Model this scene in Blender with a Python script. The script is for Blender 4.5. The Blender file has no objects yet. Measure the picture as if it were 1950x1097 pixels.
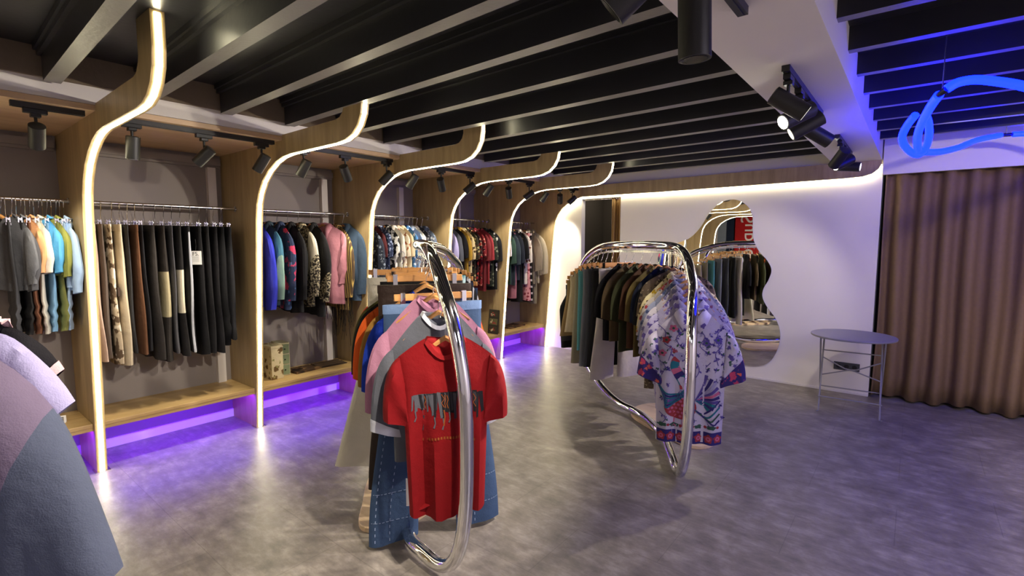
# A clothing shop with glowing wooden ribs along a wall of hanging bays, two bent chrome racks, a wavy mirror and a blue lit ceiling.
SPW, SPS = 55.0, 240.0          # lamp powers: bay spotlights, soffit spotlights
import bpy, math, random
from math import sin, cos, pi, atan2, sqrt, radians
from mathutils import Vector, Matrix
S = bpy.context.scene
COL = S.collection
rnd = random.Random(7)

# ---------------------------------------------------------------- helpers
def lin(c):
    c /= 255.0
    return c / 12.92 if c <= 0.04045 else ((c + 0.055) / 1.055) ** 2.4
def hx(s):
    s = s.lstrip('#')
    return (lin(int(s[0:2], 16)), lin(int(s[2:4], 16)), lin(int(s[4:6], 16)))

class MB:
    """collects geometry for ONE mesh object"""
    def __init__(self):
        self.v = []; self.f = []; self.m = []
    def grid(self, rows, closed=False, mat=0, flip=False):
        b = len(self.v); n = len(rows[0])
        for r in rows: self.v.extend([tuple(p) for p in r])
        k = n if closed else n - 1
        for i in range(len(rows) - 1):
            for j in range(k):
                a = b + i * n + j; c = b + i * n + (j + 1) % n
                q = (a, c, c + n, a + n)
                self.f.append(q[::-1] if flip else q); self.m.append(mat)
        return b
    def fan(self, ring, center, mat=0, flip=False):
        b = len(self.v); self.v.extend([tuple(p) for p in ring]); self.v.append(tuple(center)); n = len(ring)
        for j in range(n):
            q = (b + j, b + (j + 1) % n, b + n)
            self.f.append(q[::-1] if flip else q); self.m.append(mat)
    def poly(self, pts, mat=0):
        b = len(self.v); self.v.extend([tuple(p) for p in pts]); self.f.append(tuple(range(b, b + len(pts)))); self.m.append(mat)
    def box(self, x0, x1, y0, y1, z0, z1, mat=0, bottom=None, M=None):
        P = [Vector((x, y, z)) for z in (z0, z1) for y in (y0, y1) for x in (x0, x1)]
        if M is not None: P = [M @ p for p in P]
        b = len(self.v); self.v.extend([tuple(p) for p in P])
        for k, q in enumerate([(0, 2, 3, 1), (4, 5, 7, 6), (0, 1, 5, 4), (2, 6, 7, 3), (0, 4, 6, 2), (1, 3, 7, 5)]):
            self.f.append(tuple(b + i for i in q)); self.m.append(bottom if (k == 0 and bottom is not None) else mat)
    def tube(self, pts, r, n=8, mat=0, closed=False, cap=True):
        pts = [Vector(p) for p in pts]; N = len(pts)
        rr = r if isinstance(r, (list, tuple)) else [r] * N
        T = []
        for i in range(N):
            a = pts[(i - 1) % N] if (closed or i > 0) else pts[i]
            c = pts[(i + 1) % N] if (closed or i < N - 1) else pts[i]
            t = (c - a); T.append(t.normalized() if t.length > 1e-9 else Vector((0, 0, 1)))
        up = Vector((0, 0, 1)) if abs(T[0].z) < 0.9 else Vector((1, 0, 0))
        nrm = (up - T[0] * up.dot(T[0])).normalized(); rows = []
        for i in range(N):
            nrm = (nrm - T[i] * nrm.dot(T[i]))
            nrm = nrm.normalized() if nrm.length > 1e-6 else Vector((1, 0, 0))
            bi = T[i].cross(nrm)
            rows.append([pts[i] + (nrm * cos(2 * pi * k / n) + bi * sin(2 * pi * k / n)) * rr[i] for k in range(n)])
        if closed: rows.append(rows[0])
        self.grid(rows, True, mat)
        if cap and not closed:
            self.fan(rows[0], pts[0], mat, True); self.fan(rows[-1], pts[-1], mat)
    def cyl(self, a, b, r, n=16, mat=0, r2=None, capmat=None):
        a = Vector(a); b = Vector(b); t = (b - a).normalized()
        u = Vector((0, 0, 1)) if abs(t.z) < 0.9 else Vector((1, 0, 0))
        e1 = (u - t * u.dot(t)).normalized(); e2 = t.cross(e1); r2 = r if r2 is None else r2
        ra = [a + (e1 * cos(2 * pi * k / n) + e2 * sin(2 * pi * k / n)) * r for k in range(n)]
        rb = [b + (e1 * cos(2 * pi * k / n) + e2 * sin(2 * pi * k / n)) * r2 for k in range(n)]
        self.grid([ra, rb], True, mat); self.fan(ra, a, mat, True); self.fan(rb, b, mat if capmat is None else capmat)
    def extr(self, prof, axis, a, b, mat=0, side=None):
        """extrude 2D polygon; axis 'y': (x,z) profile, 'z': (x,y) profile"""
        f = (lambda p, t: (p[0], t, p[1])) if axis == 'y' else ((lambda p, t: (p[0], p[1], t)) if axis == 'z' else (lambda p, t: (t, p[0], p[1])))
        n = len(prof); base = len(self.v)
        self.v.extend([f(p, a) for p in prof]); self.v.extend([f(p, b) for p in prof])
        self.f.append(tuple(base + i for i in range(n))); self.m.append(mat)
        self.f.append(tuple(base + n + i for i in reversed(range(n)))); self.m.append(mat)
        for i in range(n):
            j = (i + 1) % n
            self.f.append((base + i, base + n + i, base + n + j, base + j)); self.m.append(mat if side is None else side)

def build(name, mb, mats, parent=None, smooth=True, bevel=0, loc=None, rotz=None, sub=0):
    me = bpy.data.meshes.new(name)
    me.from_pydata(mb.v, [], mb.f)
    if not isinstance(mats, (list, tuple)): mats = [mats]
    for m in mats: me.materials.append(m)
    me.polygons.foreach_set('material_index', [min(i, len(mats) - 1) for i in mb.m])
    me.validate(); me.update()
    import bmesh
    bm = bmesh.new(); bm.from_mesh(me)
    bmesh.ops.remove_doubles(bm, verts=bm.verts, dist=1e-5)
    bmesh.ops.recalc_face_normals(bm, faces=bm.faces)
    if smooth:
        for f in bm.faces: f.smooth = True
        for e in bm.edges:
            if len(e.link_faces) == 2 and e.calc_face_angle(0) > radians(42): e.smooth = False
    bm.to_mesh(me); bm.free()
    o = bpy.data.objects.new(name, me); COL.objects.link(o)
    if parent is not None: o.parent = parent
    if loc is not None: o.location = loc
    if rotz is not None: o.rotation_euler = (0, 0, rotz)
    if bevel:
        md = o.modifiers.new('Bevel', 'BEVEL'); md.width = bevel; md.segments = 2; md.limit_method = 'ANGLE'
    if sub:
        md = o.modifiers.new('Subdivision', 'SUBSURF'); md.levels = sub; md.render_levels = sub
    return o

def tag(o, label, cat, group=None):
    o['label'] = label; o['category'] = cat
    if group: o['group'] = group
    return o
def thing(name, label, cat, loc=(0, 0, 0), rotz=0, group=None):
    o = bpy.data.objects.new(name, None); COL.objects.link(o)
    o.empty_display_size = 0.05
    o.location = loc; o.rotation_euler = (0, 0, rotz)
    return tag(o, label, cat, group)
def struct(name, mb, mats, smooth=False, bevel=0, label=None):
    o = build(name, mb, mats, None, smooth, bevel); o['kind'] = 'structure'
    o['label'] = label or name.replace('_', ' ')
    o['category'] = name.split('_')[0]
    return o
def dup(root, loc, rotz, label=None, group=None):
    r = root.copy(); COL.objects.link(r); r.location = loc; r.rotation_euler = (0, 0, rotz)
    if label: r['label'] = label
    if group: r['group'] = group
    for ch in list(root.children):
        c = ch.copy(); COL.objects.link(c); c.parent = r
        for g in ch.children:
            d = g.copy(); COL.objects.link(d); d.parent = c
    return r
def smoothpath(P, k=6, closed=False):
    """Catmull-Rom through points"""
    P = [Vector(p) for p in P]; out = []; n = len(P)
    rng = range(n) if closed else range(n - 1)
    for i in rng:
        p1 = P[i]; p2 = P[(i + 1) % n]
        p0 = P[(i - 1) % n] if (closed or i > 0) else p1 * 2 - p2
        p3 = P[(i + 2) % n] if (closed or i < n - 2) else p2 * 2 - p1
        for j in range(k):
            t = j / k
            out.append(0.5 * ((2 * p1) + (p2 - p0) * t + (2 * p0 - 5 * p1 + 4 * p2 - p3) * t * t + (3 * p1 - p0 - 3 * p2 + p3) * t ** 3))
    if not closed: out.append(P[-1])
    return out
def sm(a, b, x):
    t = min(1, max(0, (x - a) / (b - a))); return t * t * (3 - 2 * t)

# ---------------------------------------------------------------- materials
def nmat(name):
    m = bpy.data.materials.new(name); m.use_nodes = True
    nt = m.node_tree; b = nt.nodes['Principled BSDF']
    return m, nt, b
def nd(nt, t, **kw):
    n = nt.nodes.new(t)
    for k, v in kw.items():
        if k.startswith('i_'): n.inputs[k[2:].replace('_', ' ')].default_value = v
        else: setattr(n, k, v)
    return n
def rgba(c): return (c[0], c[1], c[2], 1)
def plain(name, col, rough=0.6, metal=0.0, spec=0.5, noise=0.0, nscale=8, bump=0.0, bscale=200, coat=0):
    m, nt, b = nmat(name)
    b.inputs['Base Color'].default_value = rgba(col); b.inputs['Roughness'].default_value = rough
    b.inputs['Metallic'].default_value = metal; b.inputs['Specular IOR Level'].default_value = spec
    if coat: b.inputs['Coat Weight'].default_value = coat
    tc = nd(nt, 'ShaderNodeTexCoord')
    if noise:
        n = nd(nt, 'ShaderNodeTexNoise', i_Scale=nscale, i_Detail=4.0); nt.links.new(tc.outputs['Object'], n.inputs['Vector'])
        mx = nd(nt, 'ShaderNodeMix', data_type='RGBA')
        mx.inputs[6].default_value = rgba([c * (1 - noise) for c in col]); mx.inputs[7].default_value = rgba([min(1, c * (1 + noise)) for c in col])
        nt.links.new(n.outputs['Fac'], mx.inputs[0]); nt.links.new(mx.outputs[2], b.inputs['Base Color'])
    if bump:
        n = nd(nt, 'ShaderNodeTexNoise', i_Scale=bscale, i_Detail=2.0); nt.links.new(tc.outputs['Object'], n.inputs['Vector'])
        bp = nd(nt, 'ShaderNodeBump', i_Strength=bump, i_Distance=0.01); nt.links.new(n.outputs['Fac'], bp.inputs['Height']); nt.links.new(bp.outputs['Normal'], b.inputs['Normal'])
    return m
def emit(name, col, strength):
    m, nt, b = nmat(name)
    b.inputs['Base Color'].default_value = rgba(col); b.inputs['Emission Color'].default_value = rgba(col); b.inputs['Emission Strength'].default_value = strength
    return m
def wood(name, c1, c2, axis='z', rough=0.45, scale=1.0):
    m, nt, b = nmat(name); b.inputs['Roughness'].default_value = rough
    tc = nd(nt, 'ShaderNodeTexCoord'); mp = nd(nt, 'ShaderNodeMapping')
    s = {'x': (0.8, 9, 9), 'y': (9, 0.8, 9), 'z': (9, 9, 0.8)}[axis]
    mp.inputs['Scale'].default_value = tuple(v * scale for v in s)
    n = nd(nt, 'ShaderNodeTexNoise', i_Scale=1.6, i_Detail=6.0, i_Distortion=0.6)
    n2 = nd(nt, 'ShaderNodeTexNoise', i_Scale=14.0, i_Detail=3.0)
    ad = nd(nt, 'ShaderNodeMath', operation='MULTIPLY_ADD'); ad.inputs[1].default_value = 0.35
    cr = nd(nt, 'ShaderNodeValToRGB'); cr.color_ramp.elements[0].position = 0.45; cr.color_ramp.elements[1].position = 0.85
    cr.color_ramp.elements[0].color = rgba(c1); cr.color_ramp.elements[1].color = rgba(c2)
    L = nt.links.new
    L(tc.outputs['Object'], mp.inputs['Vector']); L(mp.outputs['Vector'], n.inputs['Vector']); L(mp.outputs['Vector'], n2.inputs['Vector'])
    L(n2.outputs['Fac'], ad.inputs[0]); L(n.outputs['Fac'], ad.inputs[2]); L(ad.outputs[0], cr.inputs['Fac']); L(cr.outputs['Color'], b.inputs['Base Color'])
    return m

_fab = {}
def fab(col, pat=None, c2=None, c3=None, sc=1.0, rough=0.85):
    """procedural cloth: plain / floral / camo / stripes / speckle / dots / check"""
    key = (col, pat, c2, c3, sc, rough)
    if key in _fab: return _fab[key]
    a = hx(col); m, nt, b = nmat('cloth_%s_%s' % (pat or 'plain', col.strip('#'))); L = nt.links.new
    b.inputs['Roughness'].default_value = rough; b.inputs['Specular IOR Level'].default_value = 0.25
    tc = nd(nt, 'ShaderNodeTexCoord'); co = tc.outputs['Object']
    def mix(fac, A, B):
        mx = nd(nt, 'ShaderNodeMix', data_type='RGBA')
        for s, v in ((6, A), (7, B)):
            if isinstance(v, tuple): mx.inputs[s].default_value = rgba(v)
            else: L(v, mx.inputs[s])
        L(fac, mx.inputs[0]); return mx.outputs[2]
    def step(val, t, w=0.02, inv=False):
        mr = nd(nt, 'ShaderNodeMapRange'); mr.inputs[1].default_value = t - w; mr.inputs[2].default_value = t + w
        if inv: mr.inputs[3].default_value = 1; mr.inputs[4].default_value = 0
        L(val, mr.inputs[0]); return mr.outputs[0]
    def noise(s, d=3.0, off=0.0):
        mp = nd(nt, 'ShaderNodeMapping'); mp.inputs['Location'].default_value = (off, off * 1.7, off * .6); L(co, mp.inputs['Vector'])
        n = nd(nt, 'ShaderNodeTexNoise', i_Scale=s, i_Detail=d); L(mp.outputs[0], n.inputs['Vector']); return n.outputs['Fac']
    big = noise(7.0)
    base = mix(big, tuple(c * 0.82 for c in a), tuple(min(1, c * 1.15) for c in a))
    if c2: k2 = hx(c2)
    if c3: k3 = hx(c3)
    if pat in ('floral', 'dots'):
        def vor(s, off):
            mp = nd(nt, 'ShaderNodeMapping'); mp.inputs['Location'].default_value = (off, off, off * 2); L(co, mp.inputs['Vector'])
            v = nd(nt, 'ShaderNodeTexVoronoi', i_Scale=s); L(mp.outputs[0], v.inputs['Vector']); 
            if pat == 'dots': return v.outputs['Distance']
            ns = noise(s * 3.2, 2.0, off); ma = nd(nt, 'ShaderNodeMath', operation='MULTIPLY_ADD'); ma.inputs[1].default_value = 0.75
            L(ns, ma.inputs[0]); L(v.outputs['Distance'], ma.inputs[2]); return ma.outputs[0]
        if pat == 'dots': base = mix(step(vor(18 * sc, .3), .3, .02, True), base, k2)
        else:
            base = mix(step(vor(17 * sc, .3), .70, .04, True), base, k2)
            if c3: base = mix(step(vor(23 * sc, 1.7), .60, .04, True), base, k3)
    elif pat == 'camo':
        base = mix(step(noise(9 * sc, 2.0, 1.0), .52), base, k2)
        if c3: base = mix(step(noise(11 * sc, 2.0, 4.0), .57), base, k3)
    elif pat == 'speckle':
        base = mix(step(noise(60 * sc, 2.0), .52, .05), base, k2)
    elif pat in ('stripe_v', 'stripe_h', 'check'):
        sp = nd(nt, 'ShaderNodeSeparateXYZ'); L(co, sp.inputs[0])
        def band(o):
            ml = nd(nt, 'ShaderNodeMath', operation='MULTIPLY'); ml.inputs[1].default_value = 30 * sc; L(o, ml.inputs[0])
            fr = nd(nt, 'ShaderNodeMath', operation='FRACT'); L(ml.outputs[0], fr.inputs[0]); return step(fr.outputs[0], .7, .03)
        base = mix(band(sp.outputs['Z' if pat == 'stripe_h' else 'X']), base, k2)
        if pat == 'check': base = mix(band(sp.outputs['Z']), base, k2)
    elif pat == 'tie':
        base = mix(step(noise(14 * sc, 5.0, 2.0), .5, .12), base, k2)
        if c3: base = mix(step(noise(20 * sc, 5.0, 7.0), .6, .08), base, k3)
    L(base, b.inputs['Base Color'])
    bn = nd(nt, 'ShaderNodeTexNoise', i_Scale=260.0, i_Detail=1.0); L(co, bn.inputs['Vector'])
    bn2 = nd(nt, 'ShaderNodeTexNoise', i_Scale=22.0, i_Detail=2.0); L(co, bn2.inputs['Vector'])
    ma = nd(nt, 'ShaderNodeMath', operation='MULTIPLY_ADD'); ma.inputs[1].default_value = 0.22; L(bn.outputs['Fac'], ma.inputs[0]); L(bn2.outputs['Fac'], ma.inputs[2])
    bp = nd(nt, 'ShaderNodeBump', i_Strength=0.35, i_Distance=0.012); L(ma.outputs[0], bp.inputs['Height']); L(bp.outputs['Normal'], b.inputs['Normal'])
    _fab[key] = m; return m

def floor_mat():
    m, nt, b = nmat('vinyl_stone_floor'); L = nt.links.new
    tc = nd(nt, 'ShaderNodeTexCoord'); co = tc.outputs['Object']
    mp = nd(nt, 'ShaderNodeMapping'); mp.inputs['Scale'].default_value = (1, 1, 1); L(co, mp.inputs['Vector'])
    n1 = nd(nt, 'ShaderNodeTexNoise', i_Scale=5.0, i_Detail=8.0, i_Roughness=0.65, i_Distortion=0.4); L(mp.outputs[0], n1.inputs['Vector'])
    mp2 = nd(nt, 'ShaderNodeMapping'); mp2.inputs['Scale'].default_value = (3, 7, 1); L(co, mp2.inputs['Vector'])
    n2 = nd(nt, 'ShaderNodeTexNoise', i_Scale=2.4, i_Detail=7.0, i_Roughness=0.7); L(mp2.outputs[0], n2.inputs['Vector'])
    ad = nd(nt, 'ShaderNodeMath', operation='ADD'); L(n1.outputs['Fac'], ad.inputs[0]); L(n2.outputs['Fac'], ad.inputs[1])
    cr = nd(nt, 'ShaderNodeValToRGB'); e = cr.color_ramp.elements
    e[0].position = .30; e[0].color = rgba(hx('#57514b')); e[1].position = .72; e[1].color = rgba(hx('#b3aaa0'))
    e2 = e.new(.5); e2.color = rgba(hx('#827a72'))
    hf = nd(nt, 'ShaderNodeMath', operation='MULTIPLY'); hf.inputs[1].default_value = .5; L(ad.outputs[0], hf.inputs[0]); L(hf.outputs[0], cr.inputs['Fac'])
    br = nd(nt, 'ShaderNodeTexBrick', offset=0.5); br.inputs['Scale'].default_value = 1.0
    br.inputs['Brick Width'].default_value = 0.92; br.inputs['Row Height'].default_value = 0.46; br.inputs['Mortar Size'].default_value = 0.0022
    br.inputs['Color1'].default_value = (1, 1, 1, 1); br.inputs['Color2'].default_value = (.93, .93, .93, 1); br.inputs['Mortar'].default_value = (.74, .74, .74, 1)
    L(co, br.inputs['Vector'])
    mx = nd(nt, 'ShaderNodeMix', data_type='RGBA', blend_type='MULTIPLY'); mx.inputs[0].default_value = 1
    L(cr.outputs['Color'], mx.inputs[6]); L(br.outputs['Color'], mx.inputs[7]); L(mx.outputs[2], b.inputs['Base Color'])
    mr = nd(nt, 'ShaderNodeMapRange'); mr.inputs[3].default_value = .30; mr.inputs[4].default_value = .46; L(n2.outputs['Fac'], mr.inputs[0]); L(mr.outputs[0], b.inputs['Roughness'])
    b.inputs['Specular IOR Level'].default_value = 0.5
    bp = nd(nt, 'ShaderNodeBump', i_Strength=0.08, i_Distance=0.01); L(n2.outputs['Fac'], bp.inputs['Height']); L(bp.outputs['Normal'], b.inputs['Normal'])
    return m

M = {}
M['floor'] = floor_mat()
M['white'] = plain('white_wall_paint', hx('#e4ded6'), .7, noise=.03, nscale=3, bump=.05, bscale=120)
M['grey_wall'] = plain('taupe_wall_paint', hx('#8a817c'), .75, noise=.05, nscale=2, bump=.05, bscale=100)
M['white_trim'] = plain('white_trim_paint', hx('#dcd6d2'), .55)
M['infill'] = plain('umber_plaster', hx('#7d6e5c'), .9, noise=.15, nscale=6, bump=.3, bscale=40)
M['black_paint'] = plain('black_gloss_paint', hx('#28282d'), .33, noise=.25, nscale=3, bump=.06, bscale=30)
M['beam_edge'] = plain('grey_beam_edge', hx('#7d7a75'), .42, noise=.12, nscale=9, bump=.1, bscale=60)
M['wood_panel'] = wood('birch_panel', hx('#97815a'), hx('#b29b70'), 'z', .42)
M['wood_edge'] = wood('birch_edge', hx('#b9914e'), hx('#d2ad6c'), 'z', .4)
M['wood_canopy'] = wood('birch_canopy', hx('#c9a67c'), hx('#dcbd97'), 'y', .45)
M['wood_bench'] = wood('birch_bench', hx('#ab8b58'), hx('#c6a772'), 'y', .4)
M['wood_base'] = wood('pale_birch_base', hx('#c3a67f'), hx('#dcc3a0'), 'x', .5)
M['wood_hanger'] = wood('beech_hanger', hx('#a8703c'), hx('#c99458'), 'x', .35, 3)
M['wood_hanger_dark'] = wood('stained_hanger', hx('#6e4426'), hx('#8a5a34'), 'x', .4, 3)
M['chrome'] = plain('chrome', (.82, .82, .82), .07, 1.0)
M['steel'] = plain('brushed_steel', (.62, .61, .6), .25, 1.0)
M['black_metal'] = plain('black_powder_coat', hx('#1b1a19'), .45, bump=.05, bscale=300)
M['black_plastic'] = plain('black_plastic', hx('#131313'), .35)
M['reflector'] = plain('lamp_reflector', (.75, .75, .72), .12, 1.0)
M['mirror'] = plain('mirror_silver', (.9, .91, .9), .01, 1.0)
M['paper'] = plain('paper', hx('#e8e6e2'), .8)
M['ink'] = plain('black_ink', hx('#101010'), .8)
M['table_metal'] = plain('grey_painted_steel', hx('#8d8a8c'), .5, noise=.06, nscale=20)
M['led'] = emit('warm_led_strip', (1.0, .92, .62), 32.0)
M['led_purple'] = emit('purple_led_strip', (.12, .005, .92), 95.0)
M['neon'] = emit('blue_neon', (.0006, .0028, 1.0), 40.0); M['neon'].node_tree.nodes['Principled BSDF'].inputs['Base Color'].default_value = (.002, .004, .05, 1)
M['lamp_on'] = emit('lit_spot_lens', (1, .95, .82), 40.0)
M['lamp_dim'] = emit('spot_lens_glow', (1, .93, .8), 1.2)
M['lens_off'] = plain('dark_lens', hx('#101012'), .15)
M['dark_wall'] = plain('umber_wall', hx('#4a4238'), .8)
M['gold_curtain'] = plain('gold_curtain_cloth', hx('#8a6a3c'), .55, noise=.1, nscale=20)
M['curtain'] = plain('brown_curtain_cloth', hx('#80674a'), .8, noise=.12, nscale=30, bump=.2, bscale=220)
# ---------------------------------------------------------------- the setting
FY = [-1.343, -0.257, 0.829, 1.915, 3.001, 4.087, 5.173]       # rib centres along the shelf wall
XW, YB, ZS = -4.82, 6.26, 2.63                                    # shelf wall, back wall, ceiling slab

m = MB(); m.box(-4.9, 3.1, -3.3, 8.2, -0.1, 0); struct('floor', m, M['floor'])
m = MB(); m.box(-4.95, 3.1, -3.3, 8.2, ZS, ZS + .1); struct('ceiling', m, M['black_paint'])
m = MB(); m.box(XW - .1, XW, -3.3, 8.2, 0, ZS); struct('wall_left', m, M['grey_wall'])
m = MB()
m.box(XW, -3.76, YB, YB + .1, 0, ZS); m.box(-3.76, -3.15, YB, YB + .1, 2.2, ZS); m.box(-3.15, -.30, YB, YB + .1, 0, ZS)
struct('wall_back', m, M['white'])
m = MB(); m.box(-.30, 3.0, 6.19, 6.24, 2.255, ZS); struct('wall_band', m, M['white'], label='white wall band above the brown curtain')
m = MB(); m.box(-.30, 3.0, 6.5, 6.58, 0, ZS); struct('wall_alcove', m, M['dark_wall'])
m = MB(); m.box(3.0, 3.1, -3.3, 6.6, 0, ZS); struct('wall_right', m, M['white'])
m = MB(); m.box(XW, 3.0, -3.3, -3.2, 0, ZS); struct('wall_front', m, M['white'])
m = MB(); m.box(-4.0, -2.9, 7.35, 7.43, 0, ZS); m.box(-2.97, -2.9, YB + .1, 7.35, 0, ZS); struct('wall_fitting', m, M['dark_wall'], label='dark wall inside the fitting cubicle')
m = MB(); m.box(-4.05, -4.0, YB + .1, 7.35, 0, ZS); struct('wall_cubicle', m, M['dark_wall'])
m = MB(); m.box(XW, XW + .014, -.2, 6.2, 0, .075); struct('baseboard_left', m, M['white_trim'])
m = MB(); m.box(-3.15, -.30, YB - .012, YB, 0, .02); struct('baseboard_back', m, M['white_trim'])

tn = [0]
def trim(mb, mats, label, smooth=False, bevel=0):
    tn[0] += 1
    return struct('trim_%d' % tn[0], mb, mats, smooth, bevel, label)
# long white soffit between the two ceilings
m = MB(); m.box(-.715, -.312, -3.2, YB, 2.40, ZS); trim(m, M['white'], 'long white boxed soffit between the black and the blue ceiling')
# plaster infill above the shelf bays and the white strip below it
m = MB(); m.box(XW, -3.68, -3.2, YB, 2.475, ZS); trim(m, M['infill'], 'umber plaster between the beam ends above the shelves')
m = MB(); m.box(XW, -3.70, -3.2, YB, 2.378, 2.475); trim(m, M['white'], 'white strip above the wooden shelf canopy')
# ceiling beams over the shelves: each a joist with a small step at its top
bs = -0.07 / 2.85
for k in range(-8, 13):
    yf = 0.65 + 0.437 * k
    m = MB(); sh = Matrix(((1, 0, 0, 0), (bs, 1, 0, bs * 3.62), (0, 0, 1, 0), (0, 0, 0, 1)))
    if yf + .1 > YB: continue
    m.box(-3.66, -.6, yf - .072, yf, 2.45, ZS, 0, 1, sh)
    m.box(-3.66, -.6, yf - .092, yf - .072, 2.575, ZS, 0, None, sh)
    m.box(-3.66, -.6, yf - .104, yf - .092, 2.60, ZS, 0, None, sh)
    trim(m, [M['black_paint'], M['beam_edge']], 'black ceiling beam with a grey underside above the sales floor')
for k in range(-12, 9):
    yn = 2.53 + 0.449 * k
    if yn + .1 > 6.19: continue
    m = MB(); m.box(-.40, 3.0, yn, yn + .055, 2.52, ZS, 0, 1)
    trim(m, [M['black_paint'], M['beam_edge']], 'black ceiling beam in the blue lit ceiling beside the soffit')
# details of the shelf wall
for a, b in zip(FY[1:], FY[2:] + [YB - .05]):
    m = MB(); m.box(XW, XW + .05, a + .045, b - .045, 2.255, 2.31); m.box(XW, XW + .03, a + .045, b - .045, 2.235, 2.255)
    trim(m, M['grey_wall'], 'grey cable duct along the top of the shelf wall')
for y in (1.80, 2.86, 3.85):
    m = MB(); m.box(XW, XW + .045, y - .035, y + .03, .345, 2.235); trim(m, M['white_trim'], 'pale upright batten on the shelf wall')
m = MB(); m.cyl((XW + .03, 4.83, .345), (XW + .03, 4.83, 2.3), .016, 10); trim(m, M['white_trim'], 'thin pipe on the shelf wall', True)

# ---------------------------------------------------------------- wooden ribs with their light strips
front = [(-4.350, 0), (-4.304, .50), (-4.262, 1.0), (-4.218, 1.50), (-4.188, 1.78), (-4.165, 1.90), (-4.12, 1.99), (-4.05, 2.075), (-3.95, 2.145), (-3.83, 2.20), (-3.72, 2.228), (-3.60, 2.24)]
arm = [(-3.0, 2.244), (-2.90, 2.252), (-2.82, 2.278), (-2.76, 2.325), (-2.72, 2.39), (-2.705, 2.47), (-2.705, ZS)]
inner = [(-2.895, ZS), (-2.895, 2.47), (-2.91, 2.43), (-2.945, 2.40), (-2.99, 2.39)]
HT = .029
labels = {0: 'wooden rib with a warm light strip, far behind the camera beside the shelves', 1: 'wooden rib with a warm light strip at the near end of the first hanging bay',
 2: 'wooden rib with a warm light strip nearest in view, left of the black trousers', 3: 'wooden rib with a warm light strip between the black trousers and the coats',
 4: 'wooden rib with a warm light strip between the coats and the patterned dresses', 5: 'wooden rib with a warm light strip between the patterned dresses and the red shirts',
 6: 'wooden rib with a warm light strip between the red shirts and the last bay'}
def strip(pts, y, parent, w=.0125, t=.0035):
    P = [Vector((p[0], 0, p[1])) for p in pts]; rows = []
    for i, p in enumerate(P):
        d = (P[min(i + 1, len(P) - 1)] - P[max(i - 1, 0)]).normalized(); n = Vector((d.z, 0, -d.x))
        q = p + n * .002; q2 = p + n * t
        rows.append([(q.x, y - w, q.z), (q2.x, y - w, q2.z), (q2.x, y + w, q2.z), (q.x, y + w, q.z)])
    mm = MB(); mm.grid(rows, True); mm.poly(rows[0]); mm.poly(rows[-1])
    return build('led_strip', mm, M['led'], parent, False)
for i, y in enumerate(FY):
    t = thing('wooden_rib', labels[i], 'rib', (0, 0, 0), 0, 'light strip ribs along the shelf wall')
    prof = front + arm + inner + [(-3.70, 2.385), (-3.70, 2.376), (XW, 2.376), (XW, 0)]
    m = MB(); m.extr(prof, 'y', y - HT, y + HT, 0, 0)
    build('panel', m, [M['wood_panel']], t, False)
    strip(front + arm[:-1] + [(-2.705, ZS - .01)], y, t)
    m = MB(); m.box(-4.42, -4.325, y - HT - .014, y + HT + .014, 0, .004); build('floor_plate', m, M['steel'], t, False)
# the rib at the back wall whose arm runs on along the wall
t = thing('wooden_fascia', 'wooden rib running on along the white back wall up to the curtain', 'rib')
bottom = [(-3.62, 2.228), (-2.6, 2.226), (-1.5, 2.235), (-.6, 2.243), (-.46, 2.25), (-.385, 2.272), (-.335, 2.315), (-.314, 2.36), (-.312, 2.40)]
prof = front[:-1] + bottom + [(-.715, 2.40), (-3.70, 2.372), (XW, 2.372), (XW, 0)]
m = MB(); m.extr(prof, 'y', YB - .075, YB - .002, 0, 0); build('panel', m, M['wood_panel'], t, False)
strip(front[:-1] + bottom[:1], YB - .03, t, .013, .005)
strip(bottom[:-1], YB - .03, t, .006, .005)
m = MB(); m.box(-4.42, -4.325, YB - .08, YB - .002, 0, .004); build('floor_plate', m, M['steel'], t, False)

# ---------------------------------------------------------------- shelf bays: canopy, bench, rail, purple strip, track
bayname = ['the near hoodie bay', 'the black trousers bay', 'the coat bay', 'the patterned dress bay', 'the red shirt bay', 'the last bay']
ends = FY[1:] + [YB - .032]
for i in range(6):
    a, b = ends[i] + HT, ends[i + 1] - HT
    m = MB(); m.box(XW, -3.705, a, b, 2.345, 2.376)
    tag(build('canopy_board', m, M['wood_canopy'], None, False), 'pale wooden canopy board above ' + bayname[i], 'board', 'canopy boards over the bays')
    t = thing('bench_shelf', 'long wooden bench shelf at the foot of ' + bayname[i], 'shelf', (-4.58, (a + b) / 2, 0), 0, 'bench shelves under the bays')
    m = MB(); m.box(-.24, .225, -(b - a) / 2, (b - a) / 2, .318, .345)
    build('shelf_board', m, M['wood_bench'], t, False, .003)
    m = MB(); m.box(.19, .222, -(b - a) / 2, (b - a) / 2, .294, .318); build('front_batten', m, M['wood_bench'], t, False)
    m = MB(); m.box(.160, .186, -(b - a) / 2 + .01, (b - a) / 2 - .01, .2935, .317); build('purple_led_strip', m, M['led_purple'], t, False)
    t = thing('hanging_rail', 'steel hanging rail across ' + bayname[i], 'rail', (-4.55, (a + b) / 2, 1.875), 0, 'hanging rails of the bays')
    m = MB(); m.cyl((0, -(b - a) / 2 + .004, 0), (0, (b - a) / 2 - .004, 0), .0125, 14); build('rod', m, M['steel'], t)
    for s in (-1, 1):
        m = MB(); m.cyl((0, s * (b - a) / 2, 0), (0, s * ((b - a) / 2 - .006), 0), .024, 16); build('end_flange', m, M['steel'], t)

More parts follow.
